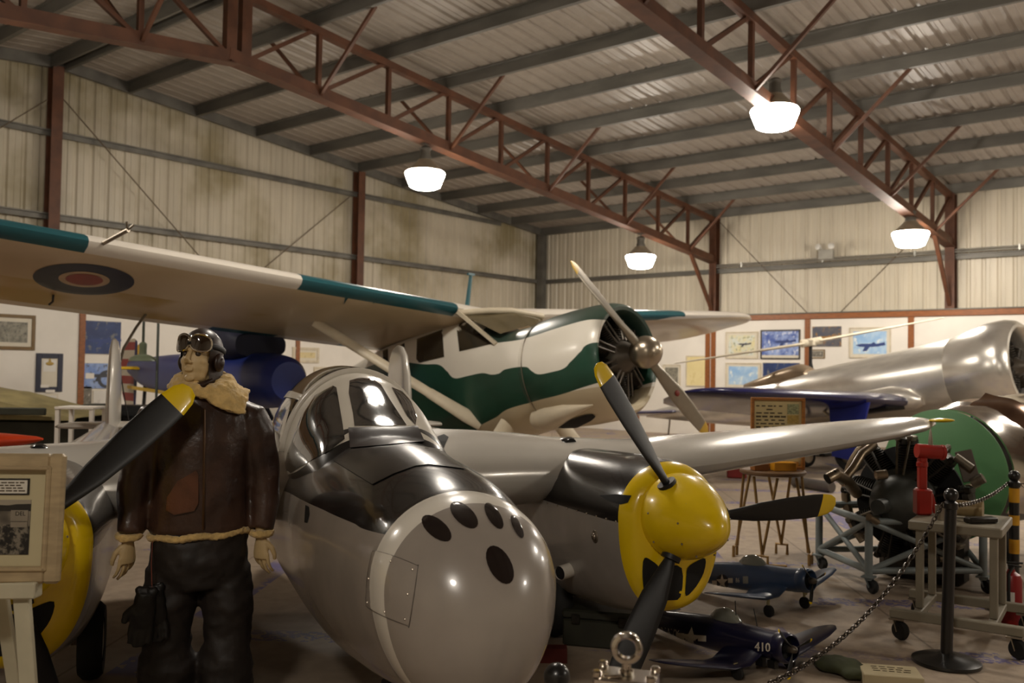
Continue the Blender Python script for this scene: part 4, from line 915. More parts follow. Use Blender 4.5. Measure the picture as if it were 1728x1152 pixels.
p = onz(1243, 806, 0); mb = MB(); mb.box((p.x, p.y, .1), (.3, .22, .2), Matrix.Rotation(.5, 3, 'Z'), ch=.02); mb.tube([(p.x-.08, p.y, .2), (p.x-.08, p.y, .25), (p.x+.08, p.y, .25), (p.x+.08, p.y, .2)], .012, 8); tag(mb.build('tool_box', mat('dark red enamel', rgb(112, 22, 20), .4)), 'small dark red tool box on the floor left of the round work stand', 'tool box')
# ------------------------------------------------------------------ mannequin in flying clothing
MM = Matrix((RH, FH, UP)).transposed().to_4x4() @ Matrix.Rotation(.30, 4, 'Z'); MM.translation = W(-1.375, 4.15, 0)
mq = thing('mannequin', 'standing mannequin in brown leather flying jacket, helmet and goggles, left of the cockpit', 'mannequin', MM)
M_skin = mat('mannequin skin', rgb(196, 170, 124), .5, 0, .05, 20); M_leath = mat('brown leather', rgb(60, 41, 32), .36, 0, .45, 6, bump=.25, bscale=40, spec=.5)
M_trou = mat('dark brown suede', rgb(30, 23, 19), .62, 0, .25, 6, bump=.2, bscale=30); M_helm = mat('dark helmet leather', rgb(44, 28, 20), .38, 0, .3, 12)
M_flc = mat('sheepskin fleece', rgb(206, 174, 112), .9, 0, .18, 22, bump=.6, bscale=70, sheen=.3); M_lens = mat('amber goggle lens', rgb(44, 30, 18), .08, 0, 0, spec=.8, coat=.5)
HO = V(-.03, -.01, 1.675); HR = Matrix.Rotation(math.radians(-27), 3, 'Z') @ Matrix.Rotation(math.radians(-9), 3, 'X')
def H(x, y, z): return HO+HR @ V(x, y, z)
def hball(mb, c, sc, n=20): mb.ball(H(*c), 1, n, sc=sc, R=HR)
body = MB()
hball(body, (0, .012, .03), (.076, .096, .095)); hball(body, (0, -.028, -.03), (.063, .066, .095)); hball(body, (0, -.03, -.082), (.052, .055, .042)); hball(body, (0, -.079, -.103), (.022, .016, .016))
body.tube([H(0, -.09, .014), H(0, -.106, -.01), H(0, -.119, -.030)], [.009, .011, .013], 10); 
for s in (-1, 1):
    hball(body, (s*.011, -.105, -.034), (.009, .01, .008)); hball(body, (s*.037, -.052, -.024), (.023, .026, .026)); hball(body, (s*.078, .012, -.01), (.012, .02, .032))
body.tube([H(-.05, -.068, .022), H(-.028, -.088, .030), H(0, -.092, .026), H(.028, -.088, .030), H(.05, -.068, .022)], .0095, 8)
hball(body, (0, -.094, -.060), (.024, .010, .0055)); hball(body, (0, -.093, -.0695), (.020, .010, .0065))
body.tube([H(0, .01, -.07), H(0, .015, -.14), V(-.02, .03, 1.42)], [.055, .056, .075], 20)
body.loft([oval(0, hw, 0, hd, hd, n=28) for hw, hd in ((1, 1),)]*2) if False else None
def tors(z, hw, hd, cx=-.012, cy=.0, n=32, p=2.3): return [V(cx+hw*sgp(cos(2*PI*j/n), 2/p), cy+hd*sgp(sin(2*PI*j/n), 2/p), z) for j in range(n)]
body.loft([tors(z, a, b) for z, a, b in ((.80, .12, .09), (.9, .16, .11), (1.05, .15, .1), (1.25, .17, .115), (1.38, .17, .1), (1.46, .1, .07))])
armL = [V(-.20, .0, 1.40), V(-.285, .01, 1.14), V(-.305, -.03, .895)]; armR = [V(.18, .0, 1.40), V(.255, .01, 1.14), V(.252, -.03, .89)]
for arm in (armL, armR): body.tube(arm, [.05, .04, .027], 14)
def hand(mb, wr, sgn, vox=None):
    # hanging hand: width across wdir, palm turned to the thigh
    wd = V(sgn*.75, -.66, 0).normalized(); nd = V(-sgn*.66, -.75, 0).normalized(); dn = V(0, -.06, -1).normalized()
    P = lambda a, b, c: wr+wd*a+nd*b+dn*c
    def slab(c, w, t): return [P(w*cos(2*PI*j/16), t*sin(2*PI*j/16), c) for j in range(16)]
    mb.loft([slab(c, w, t) for c, w, t in ((-.03, .026, .022), (.01, .028, .02), (.04, .037, .019), (.075, .041, .017), (.095, .039, .014))])
    for i, (a, l) in enumerate(((.0345, .074), (.0118, .082), (-.0112, .076), (-.0335, .060))):
        c = .086-.004*abs(i-1); k = .16+.10*i
        p0 = P(a, 0, c-.012); p1 = P(a*1.05, -.004-.02*k, c+l*.42); p2 = P(a*1.05, -.018-.03*k, c+l*.75); p3 = P(a*1.02, -.036-.05*k, c+l*.98)
        mb.tube([p0, p1, p2, p3], [.0092, .0086, .008, .0064], 10)
    mb.tube([P(.024, -.006, .02), P(.046, -.020, .048), P(.050, -.032, .078), P(.046, -.040, .100)], [.014, .012, .0105, .008], 10)
hand(body, V(-.308, -.035, .872), -1); hand(body, V(.253, -.035, .868), 1)
for s, x in ((-1, -.135), (1, .11)): body.tube([V(x, 0, .84), V(x, 0, .45), V(x, .02, .1)], [.08, .055, .04], 14); body.ball(V(x, -.05, .05), .05, 14, sc=(.8, 1.9, .8))
remesh(body, 'body', M_skin, mq, .0036, 3)
for s in (-1, 1):
    mb = MB(); hball(mb, (s*.030, -.077, .006), (.0125, .0125, .0125)); mb.build('eye', mat('painted eye', rgb(60, 50, 40), .3), mq)
mb = MB(); hball(mb, (0, .014, .03), (.088, .108, .108), 40)
hv = Matrix(HR).inverted(); fs = []
for f in mb.f:
    c = hv @ (sum((mb.v[i] for i in f), V(0, 0, 0))/len(f)-HO)
    if not (c.y < -.045 and c.z < .045) and c.z > -.03: fs.append(f)
mb.f = fs; mb.m = [0]*len(fs)
for s in (-1, 1):
    mb.loft([[H(s*(.074+.010*cos(t)), y+.0, z) for t, y, z in [(2*PI*j/12, .015+w*cos(2*PI*j/12)*1.0, zc+.03*sin(2*PI*j/12)) for j in range(12)]] for w, zc in ((.05, .0), (.05, -.04), (.042, -.08), (.03, -.11))])
    hball(mb, (s*.086, .012, -.018), (.018, .036, .042)); hball(mb, (s*.100, .012, -.018), (.01, .02, .024))
mb.tube([H(-.066, -.0, -.10), H(-.045, -.045, -.128), H(0, -.062, -.134), H(.045, -.045, -.128), H(.066, -.0, -.10)], .013, 10)
mb.loft([[H(0, .05, -.02)+HR @ V(.07*cos(a), .06*sin(a), -.035*k) for a in [PI*j/10 for j in range(11)]] for k in range(4)], closed=False)
mb.build('flying_helmet', M_helm, mq)
gg = bpy.data.objects.new('goggles', None); COL.objects.link(gg); gg.parent = mq
def gp(u, v, o=0.0):                                  # point on the forehead wrap, u across, v up
    a = u/.1; return H((.100+o)*sin(a), .012-(.112+o)*cos(a), .053+v)
def glens(s, o, k): return [gp(s*.045+.042*k*sgp(cos(t), .85), .036*k*sgp(sin(t), .85)-s*0-.004*cos(t)*s, o) for t in [2*PI*j/28 for j in range(28)]]
for s in (-1, 1):
    mb = MB(); mb.loft([glens(s, .012, .02), glens(s, .011, .5), glens(s, .008, .92), glens(s, .002, 1.0)], cap=(True, False)); mb.build('lens', M_lens, gg)
    mb = MB(); mb.tube(glens(s, .004, 1.04), .0055, 8, closed=True); mb.build('lens_rim', M_chrome, gg)
mb = MB(); mb.loft([[gp(u, v, .0-.004) for u in [-.1+.2*j/20 for j in range(21)]] for v in (-.030, .030)], closed=False); mb.tube([gp(-.006, -.004, .006), gp(.006, -.004, .006)], .009, 8); mb.build('goggle_mask', M_blkmatt, gg)
mb = MB(); mb.tube([H(.0915*cos(a), .016+.1115*sin(a), .045-.004*sin(a)) for a in [PI*(-.28+1.56*j/24) for j in range(25)]], .012, 8, sc=(.35, 1), up=HR @ UP); mb.build('goggle_strap', M_blkmatt, gg)
# jacket
jk = MB(); jk.loft([tors(z, a, b) for z, a, b in ((.895, .208, .145), (.92, .214, .155), (1.05, .203, .16), (1.2, .203, .16), (1.32, .21, .152), (1.40, .215, .135), (1.465, .185, .115), (1.52, .125, .095), (1.555, .092, .088))])
for arm, sx in ((armL, -1), (armR, 1)): jk.tube([arm[0]+V(-sx*.055, 0, .03), arm[0]+V(sx*.012, 0, .0), arm[0]+V(sx*.042, 0, -.07), arm[1]+V(0, .01, 0), arm[1]+V(sx*.008, 0, -.10), arm[2]+V(0, 0, .01)], [.075, .084, .085, .079, .074, .056], 20)
def wrink(amp, fq, aniso=(1, 1, 1)):
    def fn(co, no):
        q = V(co.x*fq*aniso[0], co.y*fq*aniso[1], co.z*fq*aniso[2]); d = noise.noise(q)+.5*noise.noise(q*2.3); r = noise.noise(q*.7+V(5, 2, 1)); return co+no*(d*amp+abs(r)*-amp*.8)
    return fn
PJK = Proj(jk, MM)
zipm = MB(); pts = [PJK.near(*p, .004) for p in ((345, 690), (345, 730), (344, 780), (344, 830), (343, 875), (343, 893))]; zipm.tube(pts, .006, 6); zipm.build('zip', mat('tarnished zip', rgb(80, 56, 34), .4, .5), mq)
PJK.patch([(284, 838), (300, 812), (331, 793), (335, 800), (335, 848), (328, 861), (295, 868), (282, 860)], .009, 6).build('pocket', mat('glossy pocket leather', rgb(84, 50, 32), .28, 0, .4, 9, bump=.3, bscale=30), mq)
remesh(jk, 'flying_jacket', M_leath, mq, .011, 4, wrink(.009, 9, (1, 1, .55)))
col = MB()
col.tube([V(-.012+.10*cos(a), .01+.085*sin(a), 1.565+.02*sin(a)) for a in [PI*(-.1+1.2*j/16) for j in range(17)]], .042, 12)
for pts in ([(346, 668), (353, 645), (366, 632), (382, 628), (400, 640), (414, 660), (416, 674), (410, 697), (399, 704), (372, 695), (351, 682)], [(287, 658), (290, 642), (304, 628), (318, 632), (333, 648), (348, 664), (346, 678), (330, 674), (303, 674)]):
    rs = MB(); PJK.patch(smoothpts(pts, 3), .045, 6, mb=rs, dens=1); nn = len(rs.v); col.add(rs.v, rs.f); k = len(smoothpts(pts, 3)); col.f.append(tuple(range(len(col.v)-k, len(col.v)))); col.m.append(0)
remesh(col, 'fleece_collar', M_flc, mq, .009, 5, wrink(.007, 45))
hem = MB(); hem.tube([V(-.012+.210*cos(a), .149*sin(a), .897+.012*cos(a)+.004*sin(7*a)) for a in [2*PI*j/40 for j in range(40)]], .017, 10, closed=True); remesh(hem, 'fleece_hem', M_flc, mq, .006, 2, wrink(.005, 60))
for arm in (armL, armR):
    cf = MB(); cf.torus(arm[2]+V(0, 0, .0), .042, .018, (0, -.1, 1), 24, 10); remesh(cf, 'fleece_cuff', M_flc, mq, .006, 2, wrink(.005, 60))
tr = MB(); tr.loft([tors(z, a, b) for z, a, b in ((.66, .16, .12), (.72, .205, .145), (.8, .213, .15), (.88, .208, .145), (.95, .2, .135))])
for x, sx in ((-.138, -1), (.112, 1)): tr.tube([V(x, 0, .74), V(x, 0, .60), V(x+sx*.004, 0, .48), V(x+sx*.002, -.01, .385), V(x-sx*.004, -.01, .33), V(x, 0, .29), V(x, 0, .2), V(x, .0, .12), V(x, .0, .1)], [.1, .121, .106, .106, .124, .128, .122, .115, .1], 22)
remesh(tr, 'flying_trousers', M_trou, mq, .011, 4, wrink(.012, 9, (1, 1, 1.4)))
for x in (-.138, .112):
    mb = MB(); mb.tube([V(x, .0, .2), V(x, .01, .1), V(x, .01, .05)], [.07, .075, .08], 16); mb.ball(V(x, -.07, .05), .06, 16, sc=(1, 2.1, .83)); mb.box((x, -.05, .012), (.125, .3, .024), ch=.01); mb.build('boot', M_blkmatt, mq)
# gloves hanging on a string
gv = thing('gloves', 'pair of black gloves hanging on a string beside the mannequin', 'gloves', Matrix.Translation(at(248, 1000, 3.93).to_2d().to_3d()+UP*.43) @ Matrix.Rotation(YAW+.3, 4, 'Z'))
for k, (dx, dy, tl) in enumerate(((-.012, .0, .12), (.03, .045, -.1))):
    g = MB(); Rg = Matrix.Rotation(tl, 3, 'Y'); O = V(dx, dy, .16)
    T = lambda x, y, z: O+Rg @ V(x, y, z)
    g.loft([[T(w*cos(2*PI*j/16), t*sin(2*PI*j/16), z) for j in range(16)] for z, w, t in ((.085, .042, .03), (.05, .046, .034), (0, .052, .03), (-.04, .05, .026), (-.06, .044, .02))])
    for i in range(4): g.tube([T(-.036+.024*i, 0, -.05), T(-.038+.026*i, -.01, -.09), T(-.036+.025*i, -.022, -.125-.012*(i in (1, 2)))], [.015, .014, .011], 10)
    g.tube([T(-.04, 0, .02), T(-.066, -.012, -.01), T(-.07, -.02, -.045)], [.02, .017, .013], 10)
    for j in range(3): g.ball(T(-.03+.03*j, 0, .095), .02, 10)
    remesh(g, 'glove', mat('black glove leather', rgb(18, 16, 15), .5), gv, .006, 3, wrink(.003, 25))
mb = MB(); mb.tube([V(.02, .0, .25), V(.012, .03, .36), V(.01, .10, .455)], .0018, 6); mb.build('string', mat('red-brown string', rgb(120, 58, 42), .7), gv)
# ------------------------------------------------------------------ easel with framed photograph
M_champ = mat('champagne wood frame', rgb(166, 146, 112), .42, .1, .12, 12, stretch=(1, 1, 4)); M_mount = mat('cream mount board', rgb(186, 174, 138), .8, 0, .02); M_easel = mat('chalky white easel wood', rgb(186, 178, 152), .65, 0, .1, 6)
fd = 2.9; pc = at(-26, 874, fd); tilt = Matrix.Rotation(-.06, 4, 'X'); ME_ = Matrix((RH, FH, UP)).transposed().to_4x4() @ Matrix.Rotation(.10, 4, 'Z') @ tilt; ME_.translation = pc
fp = thing('framed_photograph', 'black and white photograph in a pale gold frame on the easel, at the left edge', 'picture', ME_)
w, h = .474, .405
mb = MB(); t = .052
for sx in (-1, 1): mb.box((sx*(w/2-t/2), 0, 0), (t, .03, h), ch=.009); mb.box((sx*(w/2-t+.006), -.008, 0), (.016, .03, h-2*t+.03), ch=.005)
for sz in (-1, 1): mb.box((0, 0, sz*(h/2-t/2)), (w-2*t+.02, .03, t), ch=.009); mb.box((0, -.008, sz*(h/2-t+.006)), (w-2*t+.03, .03, .016), ch=.005)
mb.build('frame', M_champ, fp)
mb = MB(); mb.box((0, .006, 0), (w-2*t+.03, .008, h-2*t+.03)); mb.build('mount', M_mount, fp)
B = MatB('old photograph'); x, y, z = B.xyz(); n = B.noise(34, 4, .7); n2 = B.noise(9, 2)
g = B.mix(n.sm(.45, .62), rgb(22, 20, 18), rgb(120, 112, 98)); mid = B.mix(n2.sm(.4, .6), rgb(70, 64, 56), rgb(132, 122, 106))
c = B.mix(z > -.02, g, mid); c = B.mix(z > .028, c, rgb(150, 140, 122)); c = B.mix((z > .022) & (z < (n2*.03+.028)), c, rgb(36, 32, 28)); B.set(color=c, rough=.35)
mb = MB(); mb.box((-.008, .001, -.028), (.29, .004, .17)); mb.build('photograph', B.m, fp)
mb = MB(); mb.box((.035, .001, .098), (.19, .004, .052)); mb.build('caption_border', M_blk, fp)
mb = MB(); mb.box((.035, -.002, .098), (.178, .004, .041)); mb.build('caption_card', mat('caption card', rgb(206, 200, 186), .6, 0, 0), fp)
mb = MB(); random.seed(5)
for i in range(4):
    x = -.04; zz_ = .111-.0085*i
    while x < .108: k = random.uniform(.008, .02); mb.box((x+k/2, -.0045, zz_), (k, .001, .0038)); x += k+.004
mb.build('caption_lettering', M_ink, fp)
mb = MB(); mb.box((.105, -.002, .008), (.052, .003, .034)); mb.box((.105, -.002, -.02), (.05, .003, .016)); mb.build('photographed_sign', mat('grey print', rgb(132, 122, 106), .4), fp)
mb = MB(); text_on(mb, 'DEL', (.108, -.0042, .014), (1, 0, 0), (0, 0, 1), .018); mb.build('sign_lettering', M_blk, fp)
ez = thing('easel', 'white painted wooden easel holding the framed photograph', 'easel', (pc.x, pc.y, 0)); ex = RH; ey = FH
zb_ = pc.z-h/2
mb = MB(); mb.beam(RH*-.26+FH*.0+UP*(zb_-.03), RH*.177+FH*.0+UP*(zb_-.016), .05, .05, ch=.004); mb.build('shelf', M_easel, ez)
mb = MB(); mb.beam(RH*.105+FH*.02+UP*(zb_+.05), RH*.25+FH*-.05, .05, .022, up=FH, ch=.003); mb.build('leg', M_easel, ez)
mb = MB(); mb.beam(RH*-.14+FH*.02+UP*(zb_+.05), RH*-.30+FH*-.05, .05, .022, up=FH, ch=.003); mb.build('leg', M_easel, ez)
mb = MB(); mb.beam(RH*-.04+FH*.03+UP*(zb_+.42), RH*-.04+FH*.45, .045, .022, up=FH, ch=.003); mb.build('back_leg', M_easel, ez)
mb = MB(); mb.beam(RH*-.04+FH*.045+UP*(zb_-.1), RH*-.04+FH*.045+UP*(zb_+.46), .05, .02, up=FH, ch=.003); mb.build('upright', M_easel, ez)
# ------------------------------------------------------------------ stanchions and chain
M_post = mat('black post enamel', rgb(24, 23, 22), .3, 0, .15, 8, coat=.2); M_chain = mat('dark steel chain', rgb(78, 70, 62), .3, .85, .3, 60)
def stanchion(P, top, label, bands=False, lean=(0, 0)):
    t = thing('stanchion', label, 'stanchion', (P.x, P.y, 0))
    mb = MB(); mb.lathe([(.001, 0), (.18, 0), (.187, .008), (.185, .022), (.15, .036), (.06, .05), (.045, .06), (.001, .06)], n=44); mb.build('base', M_post, t)
    tp = V(lean[0], lean[1], top); dv = tp.normalized()
    mb = MB(); mb.tube([V(0, 0, .05), tp-dv*.11], .033, 20); mb.lathe([(.034, -.12), (.04, -.115), (.04, -.085), (.03, -.075), (.022, -.07)], tp, dv, 20); mb.build('pole', M_post, t)
    mb = MB(); mb.ball(tp-dv*.038, .04, 24); mb.build('ball_top', M_post, t)
    mb = MB(); mb.torus(tp-dv*.095+RH*-.04, .014, .004, FH, 14, 6); mb.build('chain_ring', M_chain, t)
    if bands:
        for z0, z1 in bands:
            mb = MB(); mb.lathe([(.033, z0), (.0345, z0), (.0345, z1), (.033, z1)], n=20); mb.build('yellow_band', mat('amber band', rgb(206, 150, 24), .5), t)
    return P+tp-dv*.095
S1 = onz(1597, 1119, 0); t1 = stanchion(S1, 1.0, 'black stanchion with a round base beside the grey wheeled table', lean=(.02, .016))
S2 = W((1712-864)/FPX*6.55, 6.55, 0); t2 = stanchion(S2, .985, 'black stanchion with yellow bands at the right edge', bands=[(.76, .86), (.6, .67), (.40, .5)])
S3 = W((948-864)/FPX*2.75, 2.75, 0); t3 = stanchion(S3, .779, 'stanchion with only its black ball top showing at the bottom edge')
def chain(a, b, sag, label):
    mb = MB(); L = (b-a).length*1.02+sag*sag*2.2/(b-a).length; n = int(L/.040); prev = None
    P = lambda s: a+(b-a)*s-UP*sag*4*s*(1-s)
    for i in range(n):
        p, q = P(i/n), P((i+1)/n); d = (q-p).normalized(); x, y, _ = basis(d); c = (p+q)/2
        u, v = (x, y) if i % 2 else (y, x); hl, hw = .019, .0105; ring = []
        for k in range(14):
            t = 2*PI*k/14; ring.append(c+d*((hl-hw+.006)*sgp(cos(t), .3)*1.0+hw*cos(t)*.8)+u*hw*sin(t))
        mb.tube(ring, .0038, 6, closed=True)
    return tag(mb.build('barrier_chain', M_chain), label, 'chain')
chain(t1+RH*-.05, t3+RH*.05, .38, 'dark steel chain drooping from the black stanchion towards the bottom edge')
chain(t1+RH*.05, t2+RH*-.05, .03, 'short dark chain between the black stanchion and the yellow banded one')
chain(t2+RH*.05, t2+RH*1.6-FH*.3, .25, 'dark chain leaving the yellow banded stanchion at the right edge')
# ------------------------------------------------------------------ grey wheeled table with pump and tins
M_tab = mat('grey-beige table paint', rgb(134, 126, 108), .5, 0, .1, 4)
FL, FR = onz(1508, 1078, 0), onz(1712, 1112, 0); ux = (FR-FL).normalized(); uy = V(-ux.y, ux.x, 0)
TO = (FL+FR)/2; wb_ = (FR-FL).length; MT = Matrix((ux, uy, UP)).transposed().to_4x4(); MT.translation = TO
tb = thing('work_table', 'grey wheeled work table with a wide castor base, behind the black stanchion', 'table', MT)
dp = .62; hb = wb_/2
for y in (0, dp): mb = MB(); mb.beam((-hb-.02, y, .165), (hb+.05, y, .165), .06, .055, ch=.006); mb.build('base_rail', M_tab, tb)
for x in (-hb+.13, hb-.12): mb = MB(); mb.beam((x, .03, .165), (x, dp-.03, .165), .05, .05, ch=.006); mb.build('cross_rail', M_tab, tb)
ztab = .74
lx = sorted([(MT.inverted() @ at(1537, 900, (TO-FH*0).dot(FH)+.35)).x, (MT.inverted() @ at(1655, 900, TO.dot(FH)+.1)).x])
for x, y in ((-hb+.13, .12), (hb-.12, .12), (-hb+.13, dp-.06), (hb-.12, dp-.06)):
    mb = MB(); mb.beam((x, y, .19), (x, y, ztab-.05), .045, .045, ch=.005); mb.build('leg', M_tab, tb)
mb = MB(); mb.box((0, (dp+.1)/2-.0, ztab-.03), (2*(hb-.07), dp-.02, .06), ch=.008); mb.build('tabletop', M_tab, tb)
for x in (-hb+.02, hb):
    for y in (0, dp):
        c = bpy.data.objects.new('castor', None); COL.objects.link(c); c.parent = tb
        mb = MB(); mb.lathe([(.001, -.02), (.05, -.022), (.062, 0), (.05, .022), (.001, .02)], (x+.02, y, .062), (.5, .86, 0), 22); mb.build('wheel', M_tyre, c)
        mb = MB(); mb.box((x, y, .132), (.09, .08, .012), ch=.003); e = V(.5, .86, 0)*.032
        for s in (-1, 1): mb.beam(V(x+.02, y, .058)+e*s, V(x, y, .13)+e*s, .03, .005)
        mb.build('fork', M_steel, c)
def ontab(px, d): return MT.inverted() @ at(px, 860, d)
td = TO.dot(FH)
M_red = mat('red enamel', rgb(150, 32, 22), .38, 0, .12, 8)
P_ = at(1557, 860, td+.42); MPu = Matrix((RH, FH, UP)).transposed().to_4x4(); MPu.translation = V(P_.x, P_.y, ztab+.002)
pu = thing('hand_pump', 'red hand-operated bench pump on the grey wheeled table', 'pump', MPu)
mb = MB(); mb.box((0, 0, .085), (.1, .085, .17), ch=.012); mb.build('base_block', M_red, pu)
mb = MB(); mb.beam((.05, .0, .14), (.085, .0, .01), .02, .03, ch=.004); mb.build('side_lever', M_red, pu)
mb = MB(); mb.box((-.004, 0, .27), (.052, .05, .21), ch=.008); mb.lathe([(.03, 0), (.036, .004), (.036, .03), (.03, .034)], (-.004, 0, .31), n=16); mb.build('column', M_red, pu)
mb = MB(); mb.tube([(-.04, 0, .415), (.13, 0, .405)], .046, 20); mb.lathe([(.046, 0), (.05, .004), (.05, .02), (.046, .024)], (.115, 0, .406), (1, 0, -.05), 20); mb.build('cylinder', M_red, pu)
mb = MB(); mb.lathe([(.016, 0), (.014, .04), (.008, .09), (.001, .125)], (.05, 0, .445), (0, 0, 1), 14); mb.build('spike', M_steel, pu)
P_ = at(1590, 860, td+.22); mb = MB(); mb.lathe([(.001, 0), (.042, 0), (.042, .09), (.038, .09), (.038, .01), (.001, .01)], (P_.x, P_.y, ztab+.002), n=24); tag(mb.build('tin', M_steel), 'open tin can beside the red pump on the wheeled table', 'tin')
P_ = at(1634, 852, td+.3); mb = MB(); mb.tube([V(P_.x, P_.y, ztab+.062)-ux*.07, V(P_.x, P_.y, ztab+.062)+ux*.05], .05, 20, sc=(1, 1)); mb.tube([V(P_.x, P_.y, ztab+.062)+ux*.045, V(P_.x, P_.y, ztab+.062)+ux*.085], .058, 20); tag(mb.build('canister', mat('tan canister', rgb(150, 130, 92), .5, .2)), 'tan and black canister lying on the wheeled table', 'canister')
P_ = at(1655, 866, td+.12); mb = MB(); mb.box((P_.x, P_.y, ztab+.02), (.2, .07, .036), Matrix.Rotation(YAW+.2, 3, 'Z'), ch=.008); tag(mb.build('metal_block', M_en1), 'dark oily metal block at the right front of the wheeled table', 'metal part')
# fire extinguisher
P_ = W((1707-864)/FPX*6.2, 6.2, 0); fx = thing('fire_extinguisher', 'red fire extinguisher on the floor below the banded stanchion', 'fire extinguisher', (P_.x, P_.y, 0))
mb = MB(); mb.lathe([(.001, 0), (.062, 0), (.066, .006), (.066, .29), (.055, .325), (.025, .345), (.022, .36), (.001, .36)], n=28); mb.build('cylinder', mat('extinguisher red', rgb(140, 18, 20), .35, 0, .05), fx)
mb = MB(); mb.box((0, 0, .375), (.035, .03, .03), ch=.004); mb.beam((-.03, 0, .40), (.07, 0, .41), .018, .01); mb.beam((-.02, 0, .385), (.06, 0, .385), .018, .008); mb.build('valve', M_blkmatt, fx)
mb = MB(); mb.tube([(.01, -.02, .375), (-.0, -.075, .34), (0, -.08, .2), (.0, -.072, .12)], .011, 8); mb.build('hose', M_blkmatt, fx)
mb = MB(); mb.lathe([(.0668, .1), (.0675, .1), (.0675, .22), (.0668, .22)], n=14, a0=-YAW-.2, a1=-YAW+1.2); mb.build('label_panel', M_panel, fx)
# box, bag
P_ = onz(1502, 1152, 0); mb = MB(); mb.box((P_.x, P_.y, .034), (.30, .2, .066), Matrix.Rotation(YAW-.2, 3, 'Z'), ch=.004); cb = mb.build('carton', mat('cream carton', rgb(186, 172, 138), .7, 0, .05)); tag(cb, 'flat cream carton on the floor at the bottom right', 'box')
mb = MB(); R_ = Matrix.Rotation(YAW-.2, 3, 'Z'); random.seed(11)
for i in range(3):
    x = -.09
    while x < .06+.02*i: k = random.uniform(.02, .04); mb.box(V(P_.x, P_.y, .0685)+R_ @ V(x+k/2, .05-.035*i, 0), (k, .008, .001), R_); x += k+.012
o = mb.build('carton_print', M_ink, None); o.location = o.location-cb.location; o.parent = cb
P_ = onz(1416, 1135, 0); g = MB(); g.ball((P_.x, P_.y, .045), .06, 18, sc=(2.6, 1.7, .8)); g.ball((P_.x-.1, P_.y+.06, .03), .06, 14, sc=(1.4, 1.2, .5)); g.ball((P_.x+.1, P_.y-.05, .035), .06, 14, sc=(1.5, 1.2, .6))
o = remesh(g, 'canvas_bag', mat('dark olive canvas', rgb(56, 60, 36), .8, 0, .2, 10), None, .012, 4, wrink(.01, 14)); tag(o, 'crumpled olive canvas bag on the floor left of the carton', 'bag')
# olive trunk and chock behind the nose
P_ = W(.585, 5.66, 0); tk = thing('trunk', 'dark olive trunk on the floor behind the fighter nose', 'trunk', Matrix.Translation(P_) @ Matrix.Rotation(YAW-.25, 4, 'Z'))
M_olv = mat('olive trunk paint', rgb(40, 40, 28), .55, 0, .2, 6)
mb = MB(); mb.box((0, 0, .08), (.44, .34, .16), ch=.01); mb.build('body', M_olv, tk)
mb = MB(); mb.box((0, 0, .19), (.45, .35, .055), ch=.012); mb.build('lid', M_olv, tk)
for x in (-.14, .14): mb = MB(); mb.box((x, -.178, .165), (.05, .015, .06), ch=.004); mb.build('latch', M_en1, tk)
P_ = onz(930, 1116, 0); mb = MB(); mb.prism([P_+RH*-.09+FH*-.03, P_+RH*.09+FH*-.03, P_+RH*.09+FH*-.01+UP*.075, P_+RH*-.09+FH*-.01+UP*.075], FH*.08); tag(mb.build('wheel_chock', mat('dull red wood', rgb(96, 26, 20), .7)), 'small red wheel chock on the floor right of the fighter nose', 'chock')
# chrome eye on a bracket
P_ = at(1057, 1134, 2.3); ce = thing('towing_eye', 'chromed ring on a polished bracket and post, at the bottom centre', 'towing eye', Matrix.Translation((P_.x, P_.y, 0)) @ Matrix.Rotation(YAW-.30, 4, 'Z') @ Matrix.Scale(.885, 4))
zt_ = P_.z/.885
mb = MB(); mb.lathe([(.026, -.016), (.031, -.019), (.041, -.016), (.046, 0), (.041, .016), (.031, .019), (.026, .016), (.026, -.016)], (0, 0, zt_+.068), (.12, -1, .1), 40); mb.build('ring', M_chrome, ce)
mb = MB(); mb.lathe([(.022, -.004), (.022, .006), (.014, .012), (.013, .028)], (0, 0, zt_), n=20); mb.build('shank', M_chrome, ce)
mb = MB(); mb.box((0, .0, zt_-.045), (.17, .12, .08), ch=.006); mb.build('bracket', M_pol3, ce)
mb = MB(); mb.box((-.03, -.04, zt_-.001), (.05, .018, .008), Matrix.Rotation(.35, 3, 'Z'), ch=.003); mb.build('lock_bar', M_chrome, ce)
for x, y in ((-.075, -.045), (.075, -.045), (.075, .045), (-.075, .045)):
    mb = MB(); mb.lathe([(.012, -.006), (.014, -.002), (.014, .008), (.01, .012), (.001, .012)], (x, y, zt_), n=14); mb.build('bolt', M_chrome, ce)
mb = MB(); mb.box((0, 0, (zt_-.085)/2+.01), (.09, .09, zt_-.105), ch=.006); mb.box((0, 0, .012), (.17, .17, .024), ch=.004); mb.build('post', M_post, ce)
